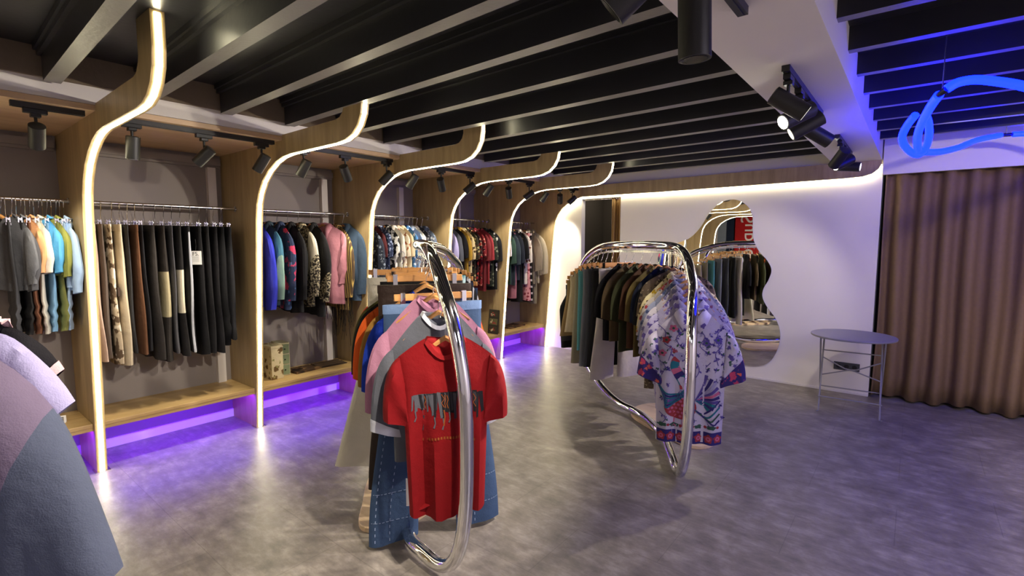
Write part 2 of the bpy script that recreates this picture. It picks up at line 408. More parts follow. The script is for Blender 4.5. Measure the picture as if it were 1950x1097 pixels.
def track(loc, length, label, along='y'):
    m = MB(); h = .028
    m.box(-.017, .017, -length / 2, length / 2, -h, 0); m.box(-.006, .006, -length / 2 + .01, length / 2 - .01, -h - .003, -h)
    return tag(build('light_track', m, M['black_metal'], None, False, 0, loc), label, 'track')
def aim(d):
    d = Vector(d).normalized(); return d
def spot(loc, d, label, group, power=0, ang=50, L=.135, r=.037, stem=.075, on=None, blend=.5, col=(1, .9, .74), soft=.03):
    """track spotlight: adapter under the track, stem, cylinder head aimed along d"""
    t = thing('track_spotlight', label, 'spotlight', loc, 0, group)
    m = MB(); m.box(-.016, .016, -.05, .05, -.026, 0); m.box(-.02, .02, -.022, .022, -.045, -.026); build('adapter', m, M['black_plastic'], t, False, .003)
    m = MB(); m.cyl((0, 0, -.045), (0, 0, -.045 - stem), .0075, 10); build('stem', m, M['black_metal'], t)
    d = aim(d); c = Vector((0, 0, -.045 - stem - .02)); a = c - d * L * .45; e = c + d * L * .55
    m = MB(); m.cyl(a, e, r, 28); m.cyl(a - d * .004, a, r * .8, 20, 0, r)
    build('lamp_head', m, M['black_metal'], t)
    m = MB(); m.cyl(e - d * .001, e + d * .0015, r * .8, 24, 0); build('lens', m, on or M['reflector'], t)
    if power:
        l = bpy.data.lights.new('spot_beam', 'SPOT'); l.energy = power; l.spot_size = radians(ang); l.spot_blend = blend; l.color = col; l.shadow_soft_size = soft
        o = bpy.data.objects.new('spot_beam', l); COL.objects.link(o); o.parent = t
        o.location = e + d * .012; o.rotation_euler = d.to_track_quat('-Z', 'Y').to_euler()
    return t
XT = -3.775
bays_sp = [
 (0, [(0.554, (-.75, .05, -.8), 'only one')]),
 (1, [(0.985, (-.18, -.02, -1), 'first'), (1.384, (-.55, -.55, -.75), 'second'), (1.765, (-.55, -.40, -1), 'third')]),
 (2, [(2.09, (-.5, -.3, -1), 'first'), (2.457, (-.35, .55, -.75), 'second'), (2.88, (-.6, -.5, -.8), 'third')]),
 (3, [(3.18, (-.6, -.3, -1), 'first'), (3.55, (-.35, .55, -.75), 'second'), (3.97, (-.6, -.55, -.7), 'third')]),
 (4, [(4.27, (-.6, -.3, -1), 'first'), (4.63, (-.35, .55, -.7), 'second'), (5.03, (-.6, -.55, -.6), 'third')]),
 (5, [(5.36, (-.6, -.3, -1), 'first'), (5.72, (-.35, .55, -.7), 'second'), (6.03, (-.6, -.55, -.7), 'third')])]
ordn = {'only one': 'single', 'first': 'nearest', 'second': 'middle', 'third': 'farthest'}
for bi, L_ in bays_sp:
    a, b = ends[bi] + HT, ends[bi + 1] - HT
    y0, y1 = (.457, .764) if bi == 0 else (a + .04, b - .03)
    track((XT, (y0 + y1) / 2, 2.345), y1 - y0, 'black light track under the canopy front of ' + bayname[bi])
    for y, d, w in L_:
        spot((XT, y, 2.345 - .028), d, '%s black track spotlight of %s' % (ordn[w], bayname[bi]), 'spotlights over the bays', SPW * (.35 if w == 'first' else .7 if bi == 0 else 1), 58)
# soffit tracks
for (yc, ln, la) in ((1.35, 1.1, 'black light track on the soffit nearest the camera'), (3.145, 1.05, 'black light track on the soffit in front of the mirror'), (5.0, .95, 'short black light track on the soffit end beside the curtain')):
    track((-.51, yc, 2.40), ln, la)
zt = 2.372
G_ = 'spotlights on the soffit'
spot((-.545, 1.53, zt), (.02, .05, -1), 'large black spotlight hanging straight down at the top edge', G_, 0, 50, .22, .047, .05, M['lens_off'])
spot((-.56, 1.22, zt), (-.7, -.2, -.6), 'big black spotlight cut by the top edge, turned to the left', G_, SPS * .9, 75, .20, .047, .05, M['lens_off'])
spot((-.51, 2.70, zt), (.75, .25, -.55), 'first black spotlight of the four on the soffit, tipped to the right', G_, SPS * .35, 70, .17, .042, .06, M['lamp_dim'])
spot((-.51, 2.98, zt), (-.62, -.62, -.42), 'lit spotlight of the four, shining towards the camera', G_, SPS, 80, .17, .042, .06, M['lamp_on'])
spot((-.51, 3.26, zt), (-.85, -.30, -.50), 'third black spotlight of the four, tipped to the left', G_, SPS, 80, .17, .042, .06, M['lamp_dim'])
spot((-.51, 3.55, zt), (.70, .45, -.50), 'last black spotlight of the four, pointing at the curtain', G_, SPS * .4, 70, .17, .042, .06, M['lamp_dim'])
spot((-.50, 4.66, zt), (-.45, .50, -.55), 'nearest spotlight on the short track, tipped to the wall', G_, SPS * .2, 80, .16, .04, .06, M['lamp_dim'])
spot((-.50, 4.95, zt), (-.62, -.66, -.42), 'lit spotlight on the short track near the curtain', G_, SPS * .8, 80, .16, .04, .06, M['lamp_on'])
spot((-.50, 5.28, zt), (.95, -.05, -.12), 'spotlight on the short track lying level towards the curtain', G_, SPS * .3, 80, .16, .04, .06, M['lamp_dim'])

# ---------------------------------------------------------------- curtain, fitting room, mirror, socket
def pleats(name, x0, x1, y, z0, z1, amp, period, mat, label, cat='curtain', rag=.012):
    m = MB(); r = random.Random(3); n = int((x1 - x0) / .012); rows = []
    ph = [r.uniform(-.6, .6) for _ in range(int((x1 - x0) / period) + 4)]
    for zi in range(13):
        f = zi / 12; row = []
        for i in range(n + 1):
            x = x0 + (x1 - x0) * i / n; u = (x - x0) / period; k = int(u)
            p = ph[k] * (1 - (u - k)) + ph[k + 1] * (u - k)
            s = sin(2 * pi * u + p * .9); s = math.copysign(abs(s) ** .7, s)
            row.append((x + .012 * sin(6 * f + 3 * p) * (1 - f), y + amp * (.75 + .25 * (1 - f)) * s + .01 * sin(5 * f + 2 * u), (z0 + rag * sin(u * 2.1 + p)) * (1 - f) + z1 * f))
        rows.append(row)
    m.grid(rows)
    o = build(name, m, mat, None, True); md = o.modifiers.new('Solidify', 'SOLIDIFY'); md.thickness = .006; md.offset = 0
    return tag(o, label, cat)
pleats('curtain', -.27, 1.9, 6.30, .025, 2.30, .058, .178, M['curtain'], 'brown pleated floor length curtain at the right of the room')
pleats('curtain', -3.29, -3.165, 6.305, .02, 2.25, .03, .042, M['gold_curtain'], 'narrow bunched gold curtain at the fitting room doorway', rag=.003)
m = MB(); m.cyl((-3.74, 6.31, 2.19), (-3.16, 6.31, 2.19), .012); tag(build('curtain_rod', m, M['steel']), 'steel curtain rod across the fitting room doorway', 'rod')
for k, x in enumerate((-3.80, -3.66, -3.52)):
    tname = ['left', 'middle', 'right'][k]
    m = MB(); m.tube([(0, 0, .03), (0, -.02, .02), (0, -.035, -.005), (0, -.045, -.01), (0, -.055, .008)], .006, 8); m.box(-.01, .01, -.008, 0, -.03, .04)
    tag(build('coat_hook', m, M['black_metal'], None, True, 0, (x, 7.35, 1.80)), tname + ' of three small black coat hooks on the dark fitting room wall', 'hook', 'coat hooks in the fitting room')
# mirror
mp_ = [(-1.726, 2.09), (-1.62, 2.065), (-1.53, 1.99), (-1.485, 1.88), (-1.477, 1.75), (-1.462, 1.62), (-1.40, 1.49), (-1.31, 1.385), (-1.262, 1.28), (-1.285, 1.17), (-1.335, 1.06), (-1.34, .96), (-1.285, .85), (-1.19, .72), (-1.14, .56),
       (-1.16, .38), (-1.24, .22), (-1.38, .15), (-1.56, .16), (-1.76, .25), (-2.0, .33), (-2.25, .42), (-2.45, .58), (-2.53, .80), (-2.50, 1.0), (-2.52, 1.2), (-2.60, 1.36), (-2.55, 1.49), (-2.38, 1.57), (-2.2, 1.64), (-2.07, 1.77), (-1.98, 1.92), (-1.86, 2.05)]
sp_ = smoothpath([(p[0], p[1], 0) for p in mp_], 5, True)
t = thing('wall_mirror', 'tall frameless wavy mirror on the white back wall behind the right rack', 'mirror', (0, YB, 0))
m = MB(); m.extr([(p.x, p.y) for p in sp_], 'y', -.012, -.001); build('mirror_backing', m, M['steel'], t, False)
m = MB(); m.poly([(p.x, -.0135, p.y) for p in sp_]); build('mirror_glass', m, M['mirror'], t, False)
# socket plate
t = thing('wall_socket', 'long dark socket plate low on the back wall behind the table', 'socket', (-.50, YB, .285))
m = MB(); m.box(-.115, .115, -.012, 0, -.042, .042); build('plate', m, plain('anthracite_plastic', hx('#3a3b40'), .5), t, False, .004)
for x in (-.07, 0, .07):
    m = MB(); m.cyl((x, -.0125, 0), (x, -.0135, 0), .022, 20); build('outlet', m, M['black_plastic'], t)
# red banner on the wall behind the camera, seen in the mirror
t = thing('wall_banner', 'red hanging banner with large white letters, seen in the mirror', 'banner', (-3.85, -3.17, 1.55))
m = MB(); m.box(-.36, .36, -.02, 0, -.95, 1.0); build('cloth', m, fab('#b21d1d'), t, False)
def text_mesh(body, size, name, mat, parent, loc, rot, depth=.001, align='CENTER'):
    cu = bpy.data.curves.new('lettering', 'FONT'); cu.body = body; cu.size = size; cu.extrude = depth; cu.align_x = align; cu.align_y = 'CENTER'
    tmp = bpy.data.objects.new('lettering', cu); COL.objects.link(tmp)
    dg = bpy.context.evaluated_depsgraph_get(); me = bpy.data.meshes.new_from_object(tmp.evaluated_get(dg))
    bpy.data.objects.remove(tmp); bpy.data.curves.remove(cu)
    me.materials.clear(); me.materials.append(mat)
    o = bpy.data.objects.new(name, me); COL.objects.link(o); o.parent = parent; o.location = loc; o.rotation_euler = rot
    return o
text_mesh('Supreme', .52, 'lettering', fab('#e9e4da'), t, (0.02, .004, -.12), (radians(90), radians(90), pi))
for k, (x, c, la) in enumerate(((-4.30, '#1d2738', 'dark navy hanging banner beside the red one, seen in the mirror'), (-4.55, '#8a949b', 'pale grey hanging cloth beside the navy banner, seen in the mirror'))):
    m = MB(); m.box(-.12, .12, -.02, 0, -.9, 1.0); tag(build('wall_banner', m, fab(c), None, False, 0, (x, -3.17, 1.5)), la, 'banner')

# ---------------------------------------------------------------- folding table
def make_table():
    t = thing('folding_table', 'round grey metal folding table beside the brown curtain', 'table', (-.42, 5.69, 0), radians(4))
    mt = M['table_metal']
    m = MB(); n = 56; R = .345
    prof = [(R - .012, .700), (R - .003, .697), (R, .702), (R, .711), (R - .004, .715), (R - .015, .713)]
    rows = [[(r * cos(2 * pi * k / n), r * sin(2 * pi * k / n), z) for k in range(n)] for r, z in prof]
    m.grid(rows, True); m.fan(rows[-1], (0, 0, .713)); m.fan(rows[0], (0, 0, .703), 0, True); build('table_top', m, mt, t)
    for s, x in ((-1, -.235), (1, .235)):
        for fy, ty, o in ((-.25, .17, 0), (.25, -.17, .014)):
            m = MB(); xx = x + s * o
            m.tube([(xx, ty, .70), (xx, 0, .40), (xx, fy, .012)], .0075, 8); m.tube([(xx, fy, .012), (xx, fy * 1.02, .004), (xx + s * .018, fy * 1.06, .004)], .007, 8)
            build('leg', m, mt, t)
        m = MB(); m.box(x - .008, x + .008, -.2, .2, .688, .70); build('top_rail', m, mt, t, False)
    for (y, z) in ((-.21, .135), (.21, .135), (.08, .53)):
        m = MB(); m.tube([(-.245, y, z), (.245, y, z)], .006, 8); build('cross_bar', m, mt, t)
    for s in (-1, 1):
        m = MB(); m.tube([(-.235 * s, -.045, .485), (-.05 * s, -.012, .385), (0, -.006, .375), (.05 * s, .0, .36), (.235 * s, .06, .285)], .006, 8); build('brace', m, mt, t)
    return t
make_table()

# ---------------------------------------------------------------- blue neon rope
t = thing('neon_rope_light', 'looping blue neon rope light hanging from the right ceiling', 'light', (0, 0, 0))
segs = [[(.07, 3.238, 2.329), (.111, 3.247, 2.353), (.176, 3.261, 2.356), (.257, 3.259, 2.33), (.335, 3.254, 2.295), (.46, 3.30, 2.24), (.6, 3.5, 2.22)],
 [(.043, 3.279, 2.314), (.016, 3.448, 2.298), (-.017, 3.741, 2.27), (-.033, 3.981, 2.231), (-.027, 4.172, 2.178)],
 [(-.049, 3.852, 2.342), (-.087, 3.946, 2.301), (-.108, 4.013, 2.245), (-.086, 4.127, 2.195), (-.031, 4.232, 2.16), (.009, 4.334, 2.21), (.022, 4.224, 2.275), (.015, 4.095, 2.328), (-.001, 3.957, 2.358)],
 [(.005, 4.328, 2.186), (.09, 4.593, 2.216), (.195, 4.878, 2.273), (.311, 5.241, 2.366), (.471, 5.639, 2.445)],
 [(.549, 5.72, 2.455), (.65, 5.735, 2.45), (.805, 5.63, 2.41), (1.0, 5.3, 2.36), (1.2, 4.6, 2.3), (1.1, 4.0, 2.25)]]
for sgm in segs:
    m = MB(); m.tube(smoothpath(sgm, 6), .021, 12); build('neon_tube', m, M['neon'], t)
for a, b in (((.043, 3.279, 2.314), (.07, 3.238, 2.329)), ((.471, 5.639, 2.445), (.549, 5.72, 2.455))):
    m = MB(); m.cyl(a, b, .014, 10); build('connector', m, M['black_plastic'], t)
for p in ((.055, 3.26, 2.325), (.51, 5.68, 2.455), (.6, 3.5, 2.24)):
    m = MB(); m.cyl(p, (p[0], p[1], ZS), .0025, 6); build('suspension_wire', m, M['steel'], t)
m = MB(); m.tube([(.055 * cos(a * pi / 12), .055 * sin(a * pi / 12), 0) for a in range(24)], .006, 6, 0, True); m.cyl((-.03, -.03, .0), (.03, .03, 0), .004, 6); m.cyl((0, 0, .0), (0, 0, .03), .012, 8)
tag(build('ceiling_ring', m, M['steel'], None, True, 0, (-.02, 4.03, ZS - .03)), 'small round metal ring fitting on the blue lit ceiling', 'fitting')
# ---------------------------------------------------------------- garments
class Body:
    """a hanging top: local x across the shoulders, -y the front, z=0 at the hanger apex"""
    def __init__(s, W=.22, Wb=None, Wh=None, L=.7, T=.045, slope=.075, nw=.075, drop=.075, fold=.012, nf=2.5, seed=0, arm=.2, hemdip=.0, back=.012):
        s.W = W; s.Wb = Wb or W; s.Wh = Wh or s.Wb; s.L = L; s.T = T; s.slope = slope; s.nw = nw; s.drop = drop; s.fold = fold; s.nf = nf; s.arm = arm; s.hemdip = hemdip; s.back = back
        r = random.Random(seed); s.ph = [r.uniform(0, 6.28) for _ in range(4)]; s.k = [r.uniform(.8, 1.25) for _ in range(3)]
    def w(s, v):
        a = s.arm / s.L
        if v < a: return s.W + (s.Wb - s.W) * sm(0, a, v)
        return s.Wb + (s.Wh - s.Wb) * ((v - a) / (1 - a))
    def zs(s, q, front):
        x = abs(q) * s.W
        if x < s.nw:
            d = s.drop if front else s.back
            return -d * (1 - (x / s.nw) ** 2)
        return -s.slope * ((x - s.nw) / (s.W - s.nw)) ** 1.15
    def zh(s, q): return -s.L + .012 * sin(2.3 * q + s.ph[0]) * s.fold / .012 - s.hemdip * (1 - q * q)
    def foldy(s, q, v):
        a = s.fold * sm(.02, .75, v)
        return a * (sin(s.nf * pi * q * s.k[0] + s.ph[1] + .5 * v) + .55 * sin(s.nf * 1.9 * pi * q * s.k[1] + s.ph[2] - .8 * v))
    def th(s, q, v):
        e = max(0, 1 - q ** 4) ** .5
        t = s.T * (.25 + .75 * sm(0, .22, v))
        if abs(q) * s.W < s.nw * 1.15: t = max(t, (.034) * (1 - sm(.02, .3, v)) * (1 - (abs(q) * s.W / (s.nw * 1.15)) ** 2) ** .5 if s.nw else t)
        return t * e
    def pt(s, q, v, front):
        z = (1 - v) * s.zs(q, front) + v * s.zh(q)
        y = s.th(q, v) * (-1 if front else 1) + s.foldy(q, v)
        return (q * s.w(v), y, z)
    def front(s, x, z, off=.002):
        v = min(1, max(0, -z / s.L)); q = 0
        for _ in range(5):
            q = max(-1, min(1, x / s.w(v))); a = s.zs(q, True); b = s.zh(q)
            v = min(1, max(0, (z - a) / (b - a)))
        p = s.pt(q, v, True); return (x, p[1] - off, z)
    def mesh(s, mb, nu=40, nv=16, mat=0, flat=False):
        us = [2 * pi * k / nu for k in range(nu)]; rows = []
        for i in range(nv + 1):
            v = (i / nv) ** .9
            rows.append([s.pt(cos(u), v, sin(u) < 0 if abs(sin(u)) > 1e-9 else True) for u in us])
        mb.grid(rows, True, mat)
        r = [(p[0] * .97, p[1] * .8, p[2] + .03) for p in rows[-1]]
        mb.grid([rows[-1], r], True, mat); mb.fan(r, (0, 0, -s.L + .06), mat)
        mb.fan([(p[0], p[1], p[2]) for p in rows[0]], (0, 0, -.06), mat, True)
        return rows
    def decal(s, mb, poly, mat, off=.0022, step=.014):
        """surface print: a 2D polygon in (x,z) laid on the front of the cloth"""
        n = len(poly); P = []
        for i in range(n):
            a = Vector(poly[i]); b = Vector(poly[(i + 1) % n]); k = max(1, int((b - a).length / step))
            for j in range(k): P.append(a + (b - a) * j / k)
        c = sum((p for p in P), Vector((0, 0))) / len(P)
        r = max((p - c).length for p in P); nr = max(1, min(8, int(r / step)))
        rows = []
        for i in range(nr, 0, -1): rows.append([s.front(*(c + (p - c) * i / nr), off) for p in P])
        if len(rows) > 1: mb.grid(rows, True, mat)
        mb.fan(rows[-1], s.front(c.x, c.y, off), mat)
    def line(s, mb, pts, wd, mat, off=.0026):
        P = [Vector(p) for p in pts]; rows = []
        for i, p in enumerate(P):
            d = (P[min(i + 1, len(P) - 1)] - P[max(i - 1, 0)]); d = d.normalized() if d.length else Vector((1, 0)); n = Vector((-d.y, d.x))
            w = wd[i] if isinstance(wd, list) else wd
            rows.append([s.front(*(p - n * w), off), s.front(*(p + n * w), off)])
        mb.grid(rows, False, mat)

def sleeve_mesh(mb, S0, A0, ang, L, cw, ty, side, bend=0.0, seed=0, n=14, nv=10, gather=0, split=None, tilt=0.0):
    """sleeve between an outer edge leaving the shoulder S0 and an inner edge leaving the armpit A0; cw is the cuff width"""
    r = random.Random(seed); ph = r.uniform(0, 6.28); rows = []
    S0 = Vector(S0); A0 = Vector(A0); d = Vector((sin(ang), -cos(ang))); O1 = S0 + d * L; a2 = ang + tilt
    I1 = O1 + Vector((-cos(a2), -sin(a2))) * cw
    c0 = S0 + Vector((sin(ang + .75), -cos(ang + .75))) * L * .30; c1 = A0 * .55 + I1 * .45 + Vector((bend * .25, 0)) * L
    for i in range(nv + 1):
        t = i / nv
        O = S0 * (1 - t) ** 2 + c0 * 2 * t * (1 - t) + O1 * t * t + Vector((bend * .35 * sin(pi * t) * L, 0))
        I = A0 * (1 - t) ** 2 + c1 * 2 * t * (1 - t) + I1 * t * t
        h = (O - I) / 2; c = (O + I) / 2; yy = ty * (.55 + .45 * sm(0, .25, t)) * (1 - .15 * t); row = []
        if gather and t > .88: h = h * gather; yy *= .8
        for k in range(n):
            u = 2 * pi * k / n; q = cos(u); y = yy * sin(u) * (abs(sin(u)) ** -.25 if abs(sin(u)) > .05 else 1)
            y += ty * .16 * sin(8 * t + ph + 3 * q) * sm(0, .4, t) + ty * .14 * sin(5 * q + ph * 2) * sm(0, .5, t)
            p = c + h * q; row.append((side * p.x, y, p.y))
        rows.append(row)
    if split is None: mb.grid(rows, True, 0)
    else:
        j = max(1, int(split * nv)); mb.grid(rows[:j + 1], True, 0); mb.grid(rows[j:], True, 1)
    cc = sum((Vector(p) for p in rows[-1]), Vector()) / n
    ins = [tuple(Vector(p) * .88 + cc * .12 + Vector((0, 0, .02))) for p in rows[-1]]
    mb.grid([rows[-1], ins], True, 0); mb.fan(ins, cc + Vector((0, 0, .05)), 0)
    mb.fan(rows[0], sum((Vector(p) for p in rows[0]), Vector()) / n, 0, True)
    return rows

def hanger(kind, loc, rotz, label, group, hookh=.1, span=.205):
    """kind: 'wood' curved shirt hanger, 'clip' trouser hanger with two clips, 'velvet' slim dark hanger. Meshes are shared"""
    key = (kind, round(hookh, 2), round(span, 2))
    if key not in _hang:
        nm = {'wood': 'wooden_hanger', 'dark': 'wooden_hanger', 'clip': 'clip_hanger', 'velvet': 'slim_hanger', 'steel': 'clip_hanger'}[kind]
        t = thing(nm, label, 'hanger', (0, 0, 0)); cm = {'wood': M['wood_hanger'], 'dark': M['wood_hanger_dark'], 'clip': M['wood_hanger'], 'velvet': M['black_plastic'], 'steel': M['steel']}[kind]
        m = MB(); hz = hookh
        R = .021
        m.tube([(0, 0, -.012), (0, 0, hz * .35), (.012, 0, hz * .55), (R, 0, hz - .006), (R * .94, 0, hz + .008), (R * .5, 0, hz + R * .87), (-R * .1, 0, hz + R), (-R * .75, 0, hz + R * .66), (-R, 0, hz), (-R * .95, 0, hz - .009)], .0019, 6)
        m2 = MB()
        if kind == 'steel':
            m2.tube([(-span, 0, -.03), (span, 0, -.03)], .003, 6); m2.tube([(0, 0, -.012), (0, 0, -.03)], .003, 6)
        elif kind == 'clip':
            m2.box(-span, span, -.006, .006, -.032, .004)
        else:
            rows = []; th, hh = (.009, .012) if kind != 'velvet' else (.004, .007)
            for i in range(25):
                q = -1 + 2 * i / 24; x = q * span; z = -.125 * abs(q) ** 1.15 - .004; h = hh * (1 - .35 * abs(q)) if abs(q) < .98 else hh * .4
                rows.append([(x, -th, z - h), (x, -th * 1.1, z + h * .2), (x, 0, z + h), (x, th * 1.1, z + h * .2), (x, th, z - h)])
            m2.grid(rows, True); m2.poly(rows[0]); m2.poly(rows[-1])
        build('hanger_bar' if kind in ('clip', 'steel') else 'hanger_arms', m2, cm, t, True, .003 if kind == 'clip' else 0); build('hook', m, M['chrome'], t)
        if kind in ('clip', 'steel'):
            for sx in (-1, 1):
                m = MB(); x = sx * (span - .045)
                w_ = .012 if kind == 'clip' else .007; zt = .010 if kind == 'clip' else -.016
                m.box(x - w_, x + w_, -.010, -.006, -.062, zt); m.box(x - w_, x + w_, .006, .010, -.062, zt); m.cyl((x - w_, 0, -.028), (x + w_, 0, -.028), .007, 10); m.box(x - w_ - .002, x + w_ + .002, -.012, .012, -.066, -.052)
                build('clip', m, M['chrome'], t, False)
        _hang[key] = t; t.location = loc; t.rotation_euler = (0, 0, rotz); t['group'] = group
        return t
    return dup(_hang[key], loc, rotz, label, group)
_hang = {}

def top(name, label, cat, group, loc, rotz, W=.22, Wb=None, Wh=None, L=.68, T=.03, sl='short', Ls=None, ang=None, mat=None, smat=None, collar='crew', cmat=None, hem=None, cuff=None,
        fold=.010, seed=0, h0=.105, h1=None, slope=.075, nw=.075, drop=.07, sty=None, bend=None, split=None, mat2=None, prints=None, pmats=(), buttons=None, hemdip=0, tagon=None, nf=2.5, arm=.2, tilt=0, cuffn=1):
    t = thing(name, label, cat, loc, rotz, group)
    B = Body(W, Wb, Wh, L, T, slope, nw, drop, fold, nf, seed, arm, hemdip)
    m = MB(); B.mesh(m)
    if prints: prints(B, m)
    build('body', m, [mat] + list(pmats), t)
    smat = smat or mat; sty = sty or T * .95
    if sl:
        Ls = Ls or (.24 if sl == 'short' else .56); ang = ang if ang is not None else (.36 if sl == 'short' else .12); h1 = h1 or (.095 if sl == 'short' else .055)
        for sd in (-1, 1):
            m = MB(); va = (slope + h0 * 1.9) / L
            rows = sleeve_mesh(m, (W * .985 - .004, -slope * .96), (B.w(va) - .022, -slope - h0 * 1.9), ang, Ls, h1 * 2, sty, sd, bend if bend is not None else (.04 if sl == 'short' else .12), seed + sd,
                               gather=.62 if cuff == 'rib' else 0, split=split, tilt=tilt)
            so = build('sleeve', m, [smat, mat2 or smat], t)
            if cuff and cuff != 'rib':
                m = MB(); rg = []
                for rw in rows[-1 - cuffn:]:
                    ce = sum((Vector(p) for p in rw), Vector()) / len(rw); rg.append([tuple(Vector(p) + (Vector(p) - ce).normalized() * .0035) for p in rw])
                m.grid(rg, True); build('cuff', m, cuff, so)
    cm = cmat or mat
    if collar in ('crew', 'ring'):
        P = []
        for k in range(28):
            u = 2 * pi * k / 28; q = cos(u) * nw / W * .98; fr = sin(u) < 0
            p = B.pt(q, 0.0, fr); P.append((p[0], p[1], p[2] + .002))
        m = MB(); rows = [[(p[0], p[1], p[2] + .005) for p in P], [(p[0] * 1.16, p[1] * 1.16 - (.003 if p[1] < 0 else 0), p[2] - .014) for p in P]]
        m.grid(rows, True); build('collar', m, cm, t)
    elif collar in ('shirt', 'lapel'):
        m = MB(); dr = drop * (1.0 if collar == 'shirt' else 2.2)
        for sd in (-1, 1):
            m.grid([[(sd * nw * .95, .028, .012), (sd * nw * 1.0, -.01, .014), (sd * nw * .55, -.035, -.02), (sd * .006, -.040, -dr)],
                    [(sd * nw * 1.35, .030, -.02), (sd * nw * 1.5, -.022, -.03), (sd * nw * 1.15, -.045, -.085), (sd * nw * .62, -.048, -dr - .045)]])
        m.grid([[(-nw * .95, .028, .012), (0, .036, .022), (nw * .95, .028, .012)], [(-nw * 1.35, .034, -.02), (0, .042, -.02), (nw * 1.35, .034, -.02)]])
        o = build('collar', m, cm, t); md = o.modifiers.new('Solidify', 'SOLIDIFY'); md.thickness = .003
    elif collar == 'hood':
        m = MB(); rows = []
        for i in range(8):
            f = i / 7; a = -1.9 + 3.8 * f; rows.append([(.115 * sin(a) * (1 - .3 * g), .02 + .055 * cos(a) * (1 + .3 * sin(pi * g)) * (1 if cos(a) > 0 else .5), -.015 + .05 * sin(pi * g) * (.6 + .4 * cos(a)) - .10 * g * (cos(a) > -.2)) for g in [k / 6 for k in range(7)]])
        m.grid(rows); o = build('hood', m, cm, t); md = o.modifiers.new('Solidify', 'SOLIDIFY'); md.thickness = .008
    if hem:
        m = MB(); ho = .05 if hem == 'rib' else .03; rr = []
        for v in (1 - ho / L, 1.0):
            rr.append([tuple(Vector(B.pt(cos(2 * pi * k / 40), v, sin(2 * pi * k / 40) < 0)) * (1.0) + Vector((cos(2 * pi * k / 40) * .003, sin(2 * pi * k / 40) * .004, 0))) for k in range(40)])
        m.grid(rr, True); build('hem_band', m, cm if hem == 'rib' else hem, t)
    if buttons:
        for i in range(5):
            z = -drop - .05 - i * (L - drop - .12) / 5; p = B.front(.0, z, .004)
            m = MB(); m.cyl((p[0], p[1] + .003, z), (p[0], p[1] - .001, z), .006, 10); build('button', m, buttons, t)
    if tagon: swing_tag(t, B.front(tagon[0], tagon[1], .012), tagon[2] if len(tagon) > 2 else 1.0)
    return t, B
def swing_tag(parent, p, s=1.0, cord=.05, yaw=0):
    m = MB(); w, h = .034 * s, .085 * s
    m.box(-w, w, -.0008, .0008, -h, 0)
    o = build('swing_tag', m, M['paper'], parent, False, 0, p, yaw)
    m = MB(); m.tube([(0, 0, -.004), (.004, .004, cord * .5), (0, .008, cord)], .0012, 5); build('cord', m, M['ink'], o)
    text_mesh('FS.', .034 * s, 'lettering', M['ink'], o, (0, -.0012, -h * .22), (radians(90), 0, 0), .0003)
    for k in range(5):
        pass
    m = MB()
    for k in range(6): m.box(-w * .55, w * .55, -.0011, -.0009, -h * (.42 + .07 * k), -h * (.42 + .07 * k) + .0012)
    build('small_print', m, M['ink'], o, False)
    return o

